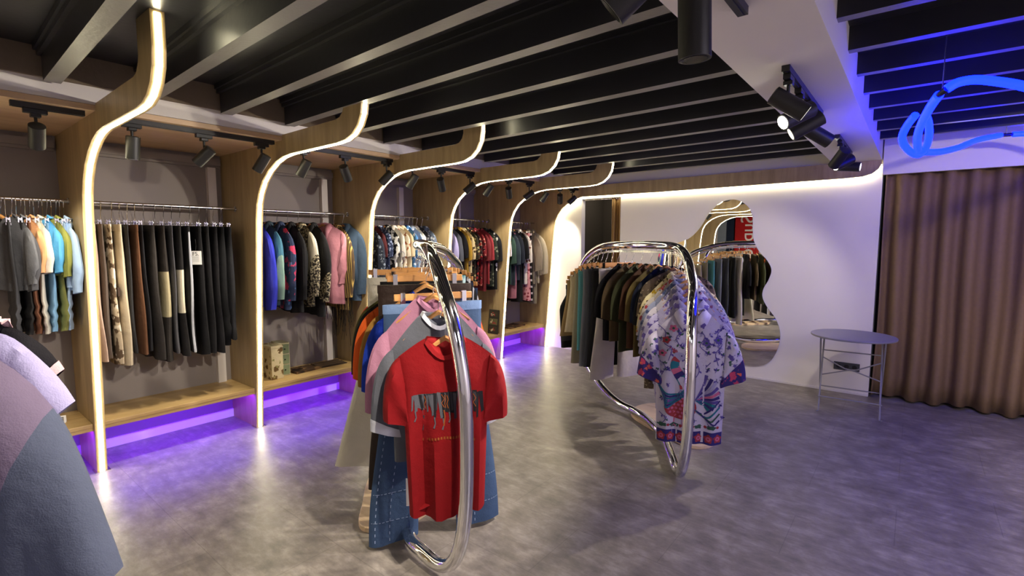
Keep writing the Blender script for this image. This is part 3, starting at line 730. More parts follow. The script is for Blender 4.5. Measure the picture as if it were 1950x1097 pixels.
def pants(name, label, cat, group, loc, rotz, W=.19, L=.95, T=.018, mat=None, Wh=None, gap=.012, knee=None, kmat=None, wb=None, fold=.008, seed=0, cuff=None, stitch=None, stripe=None, rise=.26, tagon=None, tilt=0, patch=None, pair=True, bmat=None):
    """trousers hanging from the waist; local frame as for tops, waist edge at z=0"""
    t = thing(name, label, cat, loc, rotz, group); Wh = Wh or W * .55; r = random.Random(seed)
    p0 = r.uniform(0, 6.28); p1 = r.uniform(0, 6.28)
    ztop = .004
    def legrow(sd, f, n=18):
        z = -f * L + (0 if f < 1 else 0)
        win = W * .5 + (Wh - W * .5) * max(0, (f - .2) / .8) ** 1.2       # half width of a leg
        cx = sd * (W * .5 + gap * .5 * sm(.2, 1, f) + (Wh - W * .5) * .85 * max(0, (f - .2) / .8) ** 1.2)
        yo = fold * sm(.1, 1, f) * (sin(p0 + 3 * f + sd) + .6 * sin(p1 + 7 * f))
        tt = T * (.75 + .45 * sm(0, .3, f)); row = []
        if cuff == 'gather' and f > .94: win *= .62
        for k in range(n):
            u = 2 * pi * k / n; c = cos(u); s_ = sin(u)
            x = cx + win * c * (abs(c) ** -.15 if abs(c) > .05 else 1); y = tt * s_ + yo + fold * .7 * sin(5 * c * f + p1 + sd) * sm(.15, .8, f)
            if cuff == 'gather' and f > .7: y += .006 * sin(60 * f)
            row.append((x, y, z + .006 * sin(p0 + 2 * c) * (f == 1)))
        return row
    m = MB(); fs = [0, .03, .08, .15, .22, rise / L if rise / L > .23 else .26]
    for sd in ((-1, 1) if pair else (1,)):
        NN = 12 if not cuff else 20
        F = [k / NN for k in range(NN + 1)]
        rows = [legrow(sd, f) for f in F]
        if knee:
            kf0, kf1 = knee; m = MB(); cuts = [i for i, f in enumerate(F) if f <= kf0][-1], [i for i, f in enumerate(F) if f >= kf1][0]
            m.grid(rows[:cuts[0] + 1], True, 0); m.grid(rows[cuts[0]:cuts[1] + 1], True, 1); m.grid(rows[cuts[1]:], True, 2)
        else:
            m = MB(); m.grid(rows, True, 0)
        c = [sum(p[i] for p in rows[-1]) / len(rows[-1]) for i in range(3)]
        ins = [(p[0] * .9 + c[0] * .1, p[1] * .8 + c[1] * .2, p[2] + .02) for p in rows[-1]]
        m.grid([rows[-1], ins], True, 0); m.fan(ins, (c[0], c[1], c[2] + .05), 0)
        m.fan(rows[0], (sd * W * .5, 0, -.005), 0, True)
        if stitch:
            for xx in (.0, .55):
                for k in range(8, 36):
                    f0 = k / 36; ro = legrow(sd, f0); rp = legrow(sd, f0 + .012)
                    i0 = 13 if xx == 0 else 11
                    a = Vector(ro[i0]); b = Vector(rp[i0]); o_ = Vector((0, -.002, 0)); w_ = Vector((.0022, 0, 0))
                    if f0 > .5: m.poly([a + o_ - w_, a + o_ + w_, b + o_ + w_, b + o_ - w_], 3)
            for ff in (.78, .90):
                ro = legrow(sd, ff)
                for i0 in range(10, 17):
                    a = Vector(ro[i0]); b = Vector(ro[i0 + 1]); o_ = Vector((0, -.0025, 0)); h_ = Vector((0, 0, .002)); d = b - a
                    for q in (0.05, .55): m.poly([a + d * q + o_ - h_, a + d * (q + .3) + o_ - h_, a + d * (q + .3) + o_ + h_, a + d * q + o_ + h_], 3)
        lo = build('leg', m, [mat, kmat or mat, bmat or mat, stitch or mat], t)
        if stripe:
            mm = MB(); ri = []; 
            for f in F:
                ro = legrow(sd, f); i = 0 if sd > 0 else 9; j = (i + 1) % 18; h = (i - 1) % 18
                e = Vector((sd * .002, 0, 0)); ri.append([Vector(ro[h]) + e, Vector(ro[i]) + e, Vector(ro[j]) + e])
            mm.grid(ri); build('side_stripe', mm, stripe, lo)
    m = MB(); h = .04
    rows = [[(cos(2 * pi * k / 30) * (W + .003), sin(2 * pi * k / 30) * (T + .004), z) for k in range(30)] for z in (.004, 0, -h, -h - .002)]
    m.grid(rows, True); m.fan(rows[0], (0, 0, -.004), 0, True); build('waistband', m, wb or mat, t)
    if patch:
        for (x0, x1, z0, z1, pm) in patch:
            m = MB(); m.box(x0, x1, -T * 1.25 - .004, -T * 1.1, z0, z1); build('patch', m, pm, t, False)
    if tagon: swing_tag(t, tagon[0], tagon[1], tagon[2] if len(tagon) > 2 else .05, tagon[3] if len(tagon) > 3 else 0)
    return t
# ---------------------------------------------------------------- the two bent chrome racks
def resample(ctrl, n):
    q = smoothpath(ctrl, 16); d = [0]
    for a, b in zip(q, q[1:]): d.append(d[-1] + (b - a).length)
    out = []; j = 0
    for k in range(n):
        t = d[-1] * k / (n - 1)
        while j < len(d) - 2 and d[j + 1] < t: j += 1
        f = (t - d[j]) / (d[j + 1] - d[j]); out.append(tuple(q[j].lerp(q[j + 1], f)))
    return out
P1 = resample([(-1.664, 1.578, 1.199), (-1.79, 1.645, 1.315), (-1.965, 1.76, 1.385), (-2.2, 1.925, 1.412), (-2.5, 2.14, 1.415), (-2.75, 2.43, 1.41), (-2.91, 2.77, 1.36), (-3.0, 3.01, 1.22)], 15)
P2 = resample([(-1.150, 3.367, 1.141), (-1.235, 3.52, 1.27), (-1.345, 3.705, 1.355), (-1.49, 3.885, 1.395), (-1.72, 4.03, 1.405), (-2.0, 4.14, 1.405), (-2.28, 4.30, 1.395), (-2.5, 4.46, 1.355), (-2.72, 4.63, 1.25), (-2.851, 4.738, 1.10)], 21)
def along(P, s):
    i = max(0, min(len(P) - 2, int(s))); f = s - i
    a = Vector(P[i]); b = Vector(P[i + 1]); p = a.lerp(b, f)
    i0 = max(0, i - 1); i1 = min(len(P) - 1, i + 2); d = (Vector(P[i1]) - Vector(P[i0])); d.z = 0; d.normalize()
    return p, atan2(-d.x, d.y)                                   # position, rotation that turns the front to the near end
def rack(label, P, head, tail, base_c, base_dir, base_len, base_w):
    t = thing('clothes_rack', label, 'rack')
    top_ = [(p[0], p[1], p[2] + .165) for p in P]
    m = MB(); m.tube(smoothpath(head + top_ + tail, 4, True), .0335, 20, 0, True); build('bent_tube', m, M['chrome'], t)
    bar = smoothpath([(p[0], p[1], p[2] + .1065) for p in P], 3); m = MB(); rows = []
    for i, p in enumerate(bar):
        d = bar[min(i + 1, len(bar) - 1)] - bar[max(i - 1, 0)]; n = Vector((d.y, -d.x, 0)).normalized() * .003
        rows.append([p + n + Vector((0, 0, -.008)), p + n + Vector((0, 0, .012)), p - n + Vector((0, 0, .012)), p - n + Vector((0, 0, -.008))])
    m.grid(rows, True); m.poly(rows[0]); m.poly(rows[-1])
    for i in range(2, len(bar) - 1, 3): m.cyl(bar[i] + Vector((0, 0, .01)), bar[i] + Vector((0, 0, .035)), .003, 6)
    build('hook_rail', m, M['steel'], t, False)
    a = atan2(base_dir[1], base_dir[0]); c = []
    for k in range(48):
        u = 2 * pi * k / 48; x = base_len * cos(u) * (abs(cos(u)) ** -.12 if abs(cos(u)) > .05 else 1); y = base_w * sin(u) * (1 + .12 * cos(u)) + .05 * sin(pi * cos(u))
        c.append((base_c[0] + x * cos(a) - y * sin(a), base_c[1] + x * sin(a) + y * cos(a)))
    m = MB(); m.extr(c, 'z', 0, .03); build('base_board', m, M['wood_base'], t, False, .004)
    return t
rack('bent chrome clothes rack in the middle of the floor holding the red tee', P1,
     [(-1.98, 1.60, .064), (-1.83, 1.56, .064), (-1.71, 1.548, .057), (-1.61, 1.545, .10), (-1.545, 1.545, .22), (-1.515, 1.548, .42), (-1.508, 1.55, .70), (-1.515, 1.55, .93), (-1.55, 1.552, 1.11), (-1.60, 1.56, 1.26)],
     [(-3.04, 3.10, 1.18), (-3.06, 3.16, .95), (-3.06, 3.16, .65), (-3.03, 3.08, .38), (-2.95, 2.90, .18), (-2.82, 2.66, .085), (-2.65, 2.4, .064), (-2.43, 2.02, .064), (-2.22, 1.75, .064)],
     (-2.50, 1.98), (-.5, .87), .50, .25)
rack('bent chrome clothes rack on the right in front of the wavy mirror', P2,
     [(-1.45, 3.705, .064), (-1.27, 3.40, .064), (-1.165, 3.22, .062), (-1.095, 3.11, .14), (-1.06, 3.08, .35), (-1.055, 3.09, .70), (-1.065, 3.12, 1.0), (-1.10, 3.22, 1.20)],
     [(-2.90, 4.78, 1.05), (-2.905, 4.785, .80), (-2.86, 4.74, .56), (-2.72, 4.61, .38), (-2.50, 4.44, .24), (-2.28, 4.31, .13), (-2.08, 4.22, .075), (-1.9, 4.15, .064), (-1.70, 4.00, .064)],
     (-1.56, 4.20), (-.68, .73), .52, .27)

HT_ = {'steel': 'steel clip hanger', 'wood': 'wooden hanger', 'dark': 'dark wooden hanger', 'clip': 'wooden clip hanger', 'velvet': 'slim black hanger'}
def hang(kind, loc, rot, short, place, group, span=.205):
    hanger(kind, loc, rot, '%s holding the %s %s' % (HT_[kind], short, place), group, .1, span)

# ---------------------------------------------------------------- bays
def yaw(): return rnd.uniform(-.05, .05)
def bay_top(y, hemz, short, label, cat, hk, place, grp, name='shirt', W=.20, **kw):
    kw.setdefault('seed', int(y * 1000)); z = 1.768; r = yaw() + kw.pop('turn', 0)
    hang(hk, (-4.55, y, z), r, short, place, 'hangers in ' + grp, min(.2, W - .02))
    return top(name, label, cat, grp, (-4.55, y, z - .004), r, W=W, L=z - hemz, **kw)
def bay_pants(y, hemz, short, label, place, grp, name='trousers', cat='trousers', hk='steel', W=.19, drop=.052, **kw):
    kw.setdefault('seed', int(y * 1000)); z = 1.768; r = yaw()
    hang(hk, (-4.55, y, z), r, short, place, 'hangers in ' + grp, W - .0)
    return pants(name, label, cat, grp, (-4.55, y, z - drop), r, W=W, L=z - drop - hemz, **kw)
F = fab
# --- bay with the hoodies (far left)
g = 'clothes in the near hoodie bay'; pl = 'at the far left'
HOOD = dict(name='hoodie', T=.026, sl='long', collar='hood', W=.215, Wb=.21, Wh=.2, h0=.10, h1=.062, hem='rib', cuff='rib', bend=.12, ang=.2)
bay_top(.462, 1.30, 'charcoal hoodie', 'charcoal grey hoodie with wide sleeves, cut by the left picture edge', 'hoodie', 'wood', pl, g, mat=F('#4a4a4e'), Ls=.40, turn=.45, **HOOD)
bay_top(.515, 1.36, 'mid grey hoodie', 'mid grey hooded jacket beside the charcoal hoodie', 'hoodie', 'wood', pl, g, mat=F('#5f6064'), turn=.22, Ls=.36, **HOOD)
bay_top(.556, 1.42, 'tan hoodie', 'tan peach hoodie between the grey and cream hoodies', 'hoodie', 'wood', pl, g, mat=F('#c99468'), turn=.22, Ls=.29, **HOOD)
bay_top(.598, 1.43, 'cream hoodie', 'cream white hoodie beside the sky blue one', 'hoodie', 'wood', pl, g, mat=F('#d8d2c2'), turn=.22, Ls=.29, **HOOD)
bay_top(.64, 1.43, 'sky blue hoodie', 'bright sky blue hoodie between cream and olive', 'hoodie', 'wood', pl, g, mat=F('#5aa6d6'), turn=.22, Ls=.29, **HOOD)
bay_top(.682, 1.39, 'olive hoodie', 'yellowish olive green hoodie left of the pale blue one', 'hoodie', 'wood', pl, g, mat=F('#8e9047'), turn=.22, Ls=.32, **HOOD)
bay_top(.728, 1.29, 'pale blue hoodie', 'pale blue hoodie nearest the first wooden rib', 'hoodie', 'wood', pl, g, mat=F('#a9c4e4'), turn=.22, Ls=.43, **HOOD)
bay_pants(.768, 1.27, 'pale blue shorts', 'pale blue sweat shorts on a clip hanger against the wooden rib', pl, g, name='shorts', cat='shorts', mat=F('#a3bfe2'), Wh=.10, rise=.22, W=.18)
for y, c, nm, lb in ((.487, '#3c3c40', 'dark grey joggers', 'dark grey joggers hanging below the charcoal hoodie'), (.536, '#1c1b1c', 'black joggers', 'black joggers below the grey hoodies'), (.578, '#6a4432', 'brown joggers', 'brown joggers with bunched ankles below the tan hoodie'),
                     (.619, '#c5bfb2', 'cream joggers', 'cream joggers hanging below the cream hoodie'), (.661, '#7ba6cc', 'blue joggers', 'blue joggers with bunched ankles below the sky blue hoodie'), (.704, '#7c7d45', 'olive joggers', 'olive joggers hanging below the olive hoodie'), (.748, '#a7c0e0', 'pale blue joggers', 'pale blue joggers with bunched ankles below the pale blue hoodie')):
    bay_pants(y, 1.0, nm, lb, pl, g, name='joggers', cat='joggers', mat=F(c), W=.175, T=.012, Wh=.085, cuff='gather', gap=.004)
# --- black trousers bay
g = 'trousers in the black trousers bay'; pl = 'in the second bay'
def tr(y, hz, c, short, label, **kw): return bay_pants(y, hz, short, label, pl, g, mat=F(c) if isinstance(c, str) else c, **kw)
tr(.893, .77, '#b79c8c', 'pale pink trousers', 'pale pink wide trousers behind the nearest glowing rib')
tr(.925, .78, '#574b43', 'taupe trousers', 'dark taupe trousers beside the pale pink pair')
tr(.968, .73, F('#b9a88e', 'camo', '#5b4a3a', '#d9cdb8', 1.3), 'snake print trousers', 'cream trousers with brown snake print')
tr(1.03, .71, '#b5a68d', 'beige trousers', 'beige canvas trousers with a dark patch on the leg', patch=None, Wh=.11, knee=None, T=.022)
tr(1.075, .80, '#2b2a2b', 'charcoal trousers', 'charcoal trousers between the beige and brown pairs', T=.014)
tr(1.122, .78, '#5b3c28', 'brown trousers', 'warm brown trousers among the black ones')
tr(1.168, .80, '#17161a', 'black satin trousers', 'black trousers right of the brown pair', T=.014)
tr(1.222, .72, '#2f2b29', 'wide charcoal trousers', 'wide charcoal brown trousers right of the plain black pair', T=.022)
tr(1.295, .69, '#2a2522', 'patchwork trousers', 'dark trousers with a long olive cream knee patch and cream lower leg', knee=(.38, .62), kmat=F('#a79c7c'), bmat=F('#2a2623'), T=.024, stripe=None)
tr(1.352, .75, '#4b4a4e', 'mid grey trousers', 'mid grey trousers between the two patched pairs', T=.014)
tr(1.405, .72, '#1d1b1b', 'cream knee trousers', 'black trousers with a cream knee patch', knee=(.38, .62), kmat=F('#cfc6ae'), bmat=F('#1d1b1b'), T=.022)
tr(1.462, .74, '#202022', 'side stripe trousers', 'black trousers with a pale grey side stripe', stripe=F('#a9abb2'), T=.02)
tr(1.532, .70, '#121113', 'tagged trousers', 'black trousers with a large white paper tag', T=.024, tagon=((.165, -.034, -.19), 1.25, .09, .75))
tr(1.598, .70, '#151416', 'second black trousers', 'black trousers right of the tagged pair', T=.022)
tr(1.652, .70, '#19181b', 'matt black trousers', 'matt black trousers, third from the far end of the bay', T=.018)
tr(1.702, .75, '#0f0f11', 'puffy black trousers', 'puffy black trousers, second from the far end of the bay', T=.026, cuff='gather')
tr(1.762, .79, '#232326', 'last charcoal trousers', 'charcoal trousers at the far end of the bay beside the rib', T=.022)
m = MB(); m.box(.12, .20, -.042, -.028, -.50, -.44)
for o in [o for o in COL.objects if o.get('label', '').startswith('beige canvas')]: build('patch', m, F('#3a2c24'), o, False)
# --- coat bay
g = 'coats in the coat bay'; pl = 'in the third bay'
JK = dict(T=.04, sl='long', h0=.11, h1=.07, collar='lapel', W=.215, Ls=.56, ang=.12, name='jacket', bend=.1)
def jk(y, hz, short, label, mat, **kw):
    d = dict(JK); d.update(kw); return bay_top(y, hz, short, label, d.pop('cat', 'jacket'), 'dark', pl, g, mat=mat, **d)
jk(2.035, 1.03, 'cobalt jacket', 'glossy cobalt blue jacket half hidden behind the glowing rib', F('#2f35b0', rough=.4), Ls=.68)
jk(2.13, 1.05, 'teal jacket', 'teal jacket with a sage green elbow patch', F('#31414b'), smat=F('#3d6a80'), split=.5, mat2=F('#7d9a8d'), Ls=.60)
jk(2.235, 1.0, 'floral jacket', 'navy jacket with large pink flowers on the sleeve', F('#2a3450', 'floral', '#c23a5c', '#4a6a92', .55), Ls=.62)
jk(2.335, .96, 'plain black jacket', 'plain black jacket right of the flowered one', F('#141316'), Ls=.62)
jk(2.435, 1.0, 'cream boucle jacket', 'black jacket with a cream tweed sleeve', F('#2a2724', 'speckle', '#8c8064'), smat=F('#c9c2ad'), split=.55, mat2=F('#2e2a25', 'speckle', '#b5aa8c'), Ls=.60)
jk(2.555, .90, 'speckled cuff jacket', 'black jacket with speckled fluffy cuffs, left of the pink one', F('#19191b'), smat=F('#19191b'), split=.72, mat2=F('#1d1a17', 'speckle', '#a89d82'), Ls=.66)
jk(2.69, 1.0, 'pink jacket', 'dusty pink denim jacket facing out of the bay', F('#a8707a'), turn=.5, Ls=.50, h0=.125, h1=.10, cuff='rib', T=.05)
jk(2.81, .94, 'fringed jacket', 'dark brown and gold striped jacket with long black fringe', F('#4a3a2a', 'stripe_v', '#b79a52', sc=1.4), Ls=.64, T=.03)
jk(2.91, 1.0, 'slate coat', 'slate blue denim coat at the far end of the coat bay', F('#45586e'), turn=.25, Ls=.62, T=.034, cat='coat', name='coat')
fr = [o for o in COL.objects if o.get('label', '').startswith('dark brown and gold')][0]
m = MB(); r_ = random.Random(5)
for k in range(46):
    x = -.2 + .44 * r_.random(); y = r_.uniform(-.03, .03); z = -.55 - .25 * r_.random() ; ln = r_.uniform(.22, .42)
    m.tube([(x, y, z), (x + r_.uniform(-.012, .012), y + r_.uniform(-.01, .01), z - ln * .5), (x + r_.uniform(-.02, .02), y + r_.uniform(-.015, .015), z - ln)], .0024, 4)
o = build('fringe', m, F('#17140f'), fr); o['kind'] = 'stuff'
# --- patterned dress bay
g = 'clothes in the patterned dress bay'; pl = 'in the fourth bay'
SH = dict(T=.026, sl='short', collar='shirt', W=.205, Ls=.26, ang=.25, h0=.10, h1=.085, name='shirt')
def sh(y, hz, short, label, mat, hk='wood', **kw):
    d = dict(SH); d.update(kw); return bay_top(y, hz, short, label, d.pop('cat', 'shirt'), hk, pl, g, mat=mat, **d)
def dr(y, hz, short, label, mat, **kw): return sh(y, hz, short, label, mat, 'velvet', name='dress', cat='dress', collar='crew', **kw)
dr(3.10, 1.0, 'charcoal dress', 'charcoal dress at the near end of the patterned bay', F('#35343c'), sl=None)
dr(3.17, 1.05, 'navy print dress', 'navy dress with small pale leaves, low in the bay', F('#222836', 'floral', '#7d8796', None, 1.4), sl='long', Ls=.5)
dr(3.245, 1.0, 'wine dress', 'dark wine red dress among patterned ones', F('#4a1d20'), sl='short')
dr(3.33, .90, 'blue paisley dress', 'long blue grey dress covered in small paisley', F('#27304a', 'floral', '#8d9ab8', '#55607e', 1.8), sl='short')
sh(3.42, 1.12, 'zigzag shirt', 'black and white zigzag print shirt', F('#1a1a1c', 'camo', '#d9d6cf', None, 2.2))
sh(3.495, 1.12, 'white shirt', 'plain off white shirt right of the zigzag one', F('#cfc9bd'))
sh(3.555, 1.14, 'rust collar shirt', 'cream shirt with a rust brown print', F('#d3c6ae', 'floral', '#8a4a2c', None, 1.0))
sh(3.615, 1.15, 'sand shirt', 'sand coloured shirt between cream and blue ones', F('#c9b998'))
sh(3.69, 1.10, 'blue floral shirt', 'bright blue shirt with white flowers', F('#4c7fb4', 'floral', '#dfe6ee', '#234a7c', 1.0))
sh(3.755, 1.12, 'blue stripe shirt', 'white shirt with thin blue stripes', F('#c9d3de', 'stripe_v', '#5f7fa4', None, 2.0))
sh(3.81, 1.12, 'ivory shirt', 'ivory shirt right of the striped one', F('#d6d0c0'))
sh(3.875, 1.10, 'dark leaf shirt', 'black shirt with grey leaf print near the rib', F('#23242a', 'floral', '#848892', None, 1.2))
sh(3.955, 1.12, 'slate floral shirt', 'slate grey shirt with pale flowers at the far end of its bay', F('#5f6b7e', 'floral', '#c9cfd8', '#2a3142', 1.2))
# --- red shirt bay
g = 'clothes in the red shirt bay'; pl = 'in the fifth bay'
sh(4.20, 1.22, 'pale lilac tee', 'pale lilac tee beside the glowing rib of the red shirt bay', F('#b9b4cc'), collar='crew', name='tee', cat='t-shirt')
sh(4.285, 1.20, 'lavender tee', 'lavender tee left of the grey one', F('#9c97c0'), collar='crew', name='tee', cat='t-shirt', Ls=.34)
sh(4.375, 1.22, 'graphite tee', 'graphite grey tee in the red shirt bay', F('#4d5058'), collar='crew', name='tee', cat='t-shirt', Ls=.34)
sh(4.45, 1.25, 'plain black tee', 'plain black tee left of the mustard one', F('#141317'), collar='crew', name='tee', cat='t-shirt', Ls=.30)
sh(4.515, 1.2, 'mustard shirt', 'mustard yellow shirt in the red shirt bay', F('#a5822e'), Ls=.33)
sh(4.58, 1.2, 'cream print shirt', 'cream shirt with dark sprigs right of mustard', F('#c9b98f', 'floral', '#3a2c20', None, 1.2), Ls=.32)
sh(4.65, 1.12, 'olive print shirt', 'dark olive floral shirt in the red shirt bay', F('#2c2b20', 'floral', '#a59a6a', '#5a2a20', 1.2), Ls=.32)
sh(4.72, 1.05, 'red sprig shirt', 'black shirt with red sprigs', F('#241418', 'floral', '#b03030', '#c9a27a', 1.1), Ls=.30)
sh(4.79, 1.02, 'crimson print shirt', 'crimson shirt with dark blossoms', F('#7c2026', 'floral', '#2a0f12', '#c58a7a', 1.1), Ls=.30)
sh(4.865, .95, 'maroon dress', 'long plain maroon dress', F('#6a2428'), collar='crew', name='dress', cat='dress', Ls=.34)
sh(4.935, 1.05, 'brick red tee', 'brick red tee with a wide sleeve', F('#8c2f35'), collar='crew', name='tee', cat='t-shirt', Ls=.34)
sh(5.01, 1.0, 'dark green floral shirt', 'dark green shirt with faint flowers', F('#20261f', 'floral', '#6f735e', None, 1.2), Ls=.34)
sh(5.085, .96, 'polka dot dress', 'black dress with large white dots at the far end of its bay', F('#151619', 'dots', '#dcd9d2', None, .62), collar='crew', name='dress', cat='dress', Ls=.36)
# --- last bay
g = 'clothes in the last bay'; pl = 'in the last bay'
sh(5.30, 1.22, 'white tee', 'white tee half hidden behind the fifth glowing rib', F('#c9c4cf'), collar='crew', name='tee', cat='t-shirt', Ls=.3)
sh(5.385, 1.0, 'bottle green tee', 'bottle green tee in the last bay', F('#2a4038'), collar='crew', name='tee', cat='t-shirt', Ls=.40)
sh(5.475, 1.0, 'deep slate tee', 'deep slate tee right of the bottle green one', F('#2c3540'), collar='crew', name='tee', cat='t-shirt', Ls=.42)
bay_pants(5.52, .80, 'rose trousers', 'dusty rose trousers low behind the slate tee', pl, g, mat=F('#a26a78'), W=.17)
sh(5.565, 1.05, 'ink blue tee', 'ink blue tee in the last bay', F('#20242f'), collar='crew', name='tee', cat='t-shirt', Ls=.40)
bay_pants(5.62, .74, 'loose black trousers', 'loose black trousers between the tees of the last bay', pl, g, mat=F('#131214'), W=.19, T=.024)
sh(5.675, 1.0, 'black long tee', 'black tee left of the white print shirt', F('#131214'), collar='crew', name='tee', cat='t-shirt', Ls=.34)
sh(5.74, .98, 'white print shirt', 'white shirt with brown print in the last bay', F('#d5cbc0', 'floral', '#6a3a30', None, .9), Ls=.40)
bay_pants(5.81, .74, 'pink print trousers', 'pink trousers with dark red print', pl, g, mat=F('#c78a8e', 'floral', '#7a2a34', None, 1.0), W=.2, Wh=.11, T=.026)
bay_pants(5.87, .72, 'square print trousers', 'black trousers with white squares', pl, g, mat=F('#141316', 'stripe_h', '#cfcac4', None, .35), W=.19, Wh=.10, T=.02)
sh(5.94, .98, 'taupe coat', 'taupe coat near the far end of the last bay', F('#7d7263'), sl='long', Ls=.52, h1=.08, collar='lapel', name='coat', cat='coat', T=.034)
bay_pants(5.995, .68, 'khaki trousers', 'khaki trousers below the taupe coat', pl, g, mat=F('#857a66'), W=.18)
sh(6.06, .98, 'beige coat', 'beige knee length coat against the last rib', F('#958a76'), sl='long', Ls=.58, h1=.085, collar='lapel', name='coat', cat='coat', T=.034)

# ---------------------------------------------------------------- middle rack
g = 'clothes on the middle rack'; gh = 'hangers on the middle rack'; pl = 'on the middle rack'
def on(P, s, dz=0, dr=0):
    p, r = along(P, s); return (p.x, p.y, p.z + dz), r + dr
def rtop(P, s, hk, short, label, cat, name, dr=0, span=.205, hdz=0, gdz=0, **kw):
    l, r = on(P, s, hdz, dr); hang(hk, l, r, short, pl, gh, min(span, round(kw.get('W', .22) - .05, 2))); kw.setdefault('seed', int(s * 97))
    return top(name, label, cat, g, (l[0], l[1], l[2] - .004 + gdz), r, **kw)
def rpants(P, s, short, label, name='trousers', cat='trousers', dr=0, span=None, drop=.052, dz=0, sx=0, **kw):
    l, r = on(P, s, dz, dr); l = (l[0] + sx * cos(r), l[1] + sx * sin(r), l[2]); W = kw.get('W', .2); hang('clip', l, r, short, pl, gh, span or min(W + .0, .21)); kw.setdefault('seed', int(s * 131))
    return pants(name, label, cat, g, (l[0], l[1], l[2] - drop), r, **kw)
def tee_print(B, m):
    r = random.Random(4); x = -.155
    tops = lambda x: -.235 - .10 * max(0, -x) + .0
    for x0, x1, c in ((-.15, -.09, 1), (-.09, -.035, 4), (-.03, .05, 2), (.05, .14, 2)):
        B.decal(m, [(x0, tops(x0) - .004), (x1, tops(x1) - .004), (x1 - .006, tops(x1) - .085 - .02 * (x0 > -.05)), (x0 + .012, tops(x0) - .06 - .03 * (x0 > -.05))], c, .0018)
    while x < .15:
        w = r.uniform(.006, .02); h = r.uniform(.06, .12) * (1.1 if x > -.03 else 1); z0 = tops(x) - r.uniform(0, .012); c = 1 if x < -.035 and r.random() < .62 else 2
        if x > -.04: c = 2 if r.random() < .45 else r.choice((4, 4, 1))
        k = r.uniform(-.006, .012)
        B.decal(m, [(x, z0), (x + w, z0 - .003), (x + w + k, z0 - h), (x + k + w * .3, z0 - h - .006)], c)
        if r.random() < .4: B.line(m, [(x + k + w * .4, z0 - h), (x + k + w * .4 + .004, z0 - h - .03), (x + k + w * .2, z0 - h - r.uniform(.04, .075))], [.003, .0022, .0035], r.choice((1, 3, 4)))
        if r.random() < .35: B.line(m, [(x + .002, z0 - .01), (x + w, z0 - .03), (x + .002, z0 - .05), (x + w, z0 - .07)], .0016, 3, .0034)
        x += w + r.uniform(-.004, .003)
    for k in range(18):                                            # curved line of small lettering under the print
        a = -1 + 2 * k / 17; xx = .01 + .115 * a; z = -.452 - .018 * a * a
        B.decal(m, [(xx - .004, z + .006), (xx + .004, z + .006), (xx + .004, z - .006), (xx - .004, z - .006)], 3)
RED = F('#7c060d')
rtop(P1, 0, 'wood', 'red tee', 'red tee with a grey lettered print at the front of the middle rack', 't-shirt', 'tee', dr=-.22, hdz=-.035, W=.215, Wb=.195, Wh=.175, L=.83, T=.05, sl='short', Ls=.30, ang=.27, h0=.105, h1=.075, sty=.05, mat=RED, collar='crew', fold=.026, nw=.085, drop=.085, slope=.085,
     prints=tee_print, pmats=(F('#55555c'), F('#1c1a1e'), F('#8f4a20'), F('#35343a')), nf=2.0, hemdip=-.01)
rtop(P1, 1, 'wood', 'grey tee', 'slate grey sweatshirt with pale piping behind the red tee', 'sweatshirt', 'sweatshirt', hdz=-.03, W=.225, Wb=.225, Wh=.22, L=.70, T=.03, sl='short', Ls=.40, ang=.27, slope=.17, h0=.11, h1=.10, mat=F('#55575f'), collar='crew', cmat=F('#b9bac2'), cuff=F('#b9bac2'))
rtop(P1, 2, 'wood', 'mauve tee', 'dusty mauve tee behind the slate sweatshirt', 't-shirt', 'tee', hdz=-.03, W=.235, Wb=.23, Wh=.22, L=.66, T=.024, Ls=.42, ang=.28, slope=.17, h0=.11, h1=.10, mat=F('#a26f86'), collar='crew')
JE = F('#364a68'); 
jt = rpants(P1, 2.7, 'wide jeans', 'blue wide leg jeans with white stitched squares on a clip hanger', 'jeans', 'jeans', mat=JE, W=.265, Wh=.13, gap=.21, L=1.25, T=.028, stitch=F('#7f8fab'), wb=F('#647ba0'), dr=.14, dz=-.055, sx=.02, rise=.3)
swing_tag(jt, (-.125, -.075, -.90), 1.75, .06, -.4); swing_tag(jt, (-.055, -.07, -1.03), 1.0, .06, -.8)
rtop(P1, 3.9, 'wood', 'cobalt tee', 'cobalt blue tee sticking out left of the jeans', 't-shirt', 'tee', W=.245, Wb=.265, L=.68, T=.018, Ls=.42, ang=.30, slope=.15, hdz=-.045, gdz=-.03, h0=.115, h1=.105, mat=F('#12329a'), collar='crew')
rtop(P1, 4.5, 'wood', 'ochre tee', 'ochre yellow tee behind the cobalt one', 't-shirt', 'tee', W=.265, Wb=.265, L=.68, T=.018, Ls=.42, ang=.30, slope=.15, hdz=-.045, gdz=-.03, h0=.115, h1=.105, mat=F('#8a642a'), collar='crew', cmat=F('#d8a32a'))
rpants(P1, 4.15, 'dark brown trousers', 'dark brown leather trousers on a clip hanger behind the ochre tee', mat=F('#2a1d16', rough=.45), W=.26, Wh=.14, L=1.16, T=.022, gap=.12)
rtop(P1, 5.5, 'wood', 'orange tee', 'bright orange tee in the middle of the row', 't-shirt', 'tee', W=.295, Wb=.265, L=.68, T=.018, Ls=.42, ang=.30, slope=.15, hdz=-.045, gdz=-.03, h0=.115, h1=.105, mat=F('#c9541a'), collar='crew')
rtop(P1, 6.0, 'wood', 'black tee', 'black tee right behind the orange one', 't-shirt', 'tee', W=.305, Wb=.265, L=.68, T=.018, Ls=.42, ang=.30, slope=.15, hdz=-.045, gdz=-.03, h0=.115, h1=.105, mat=F('#121113'), collar='crew')
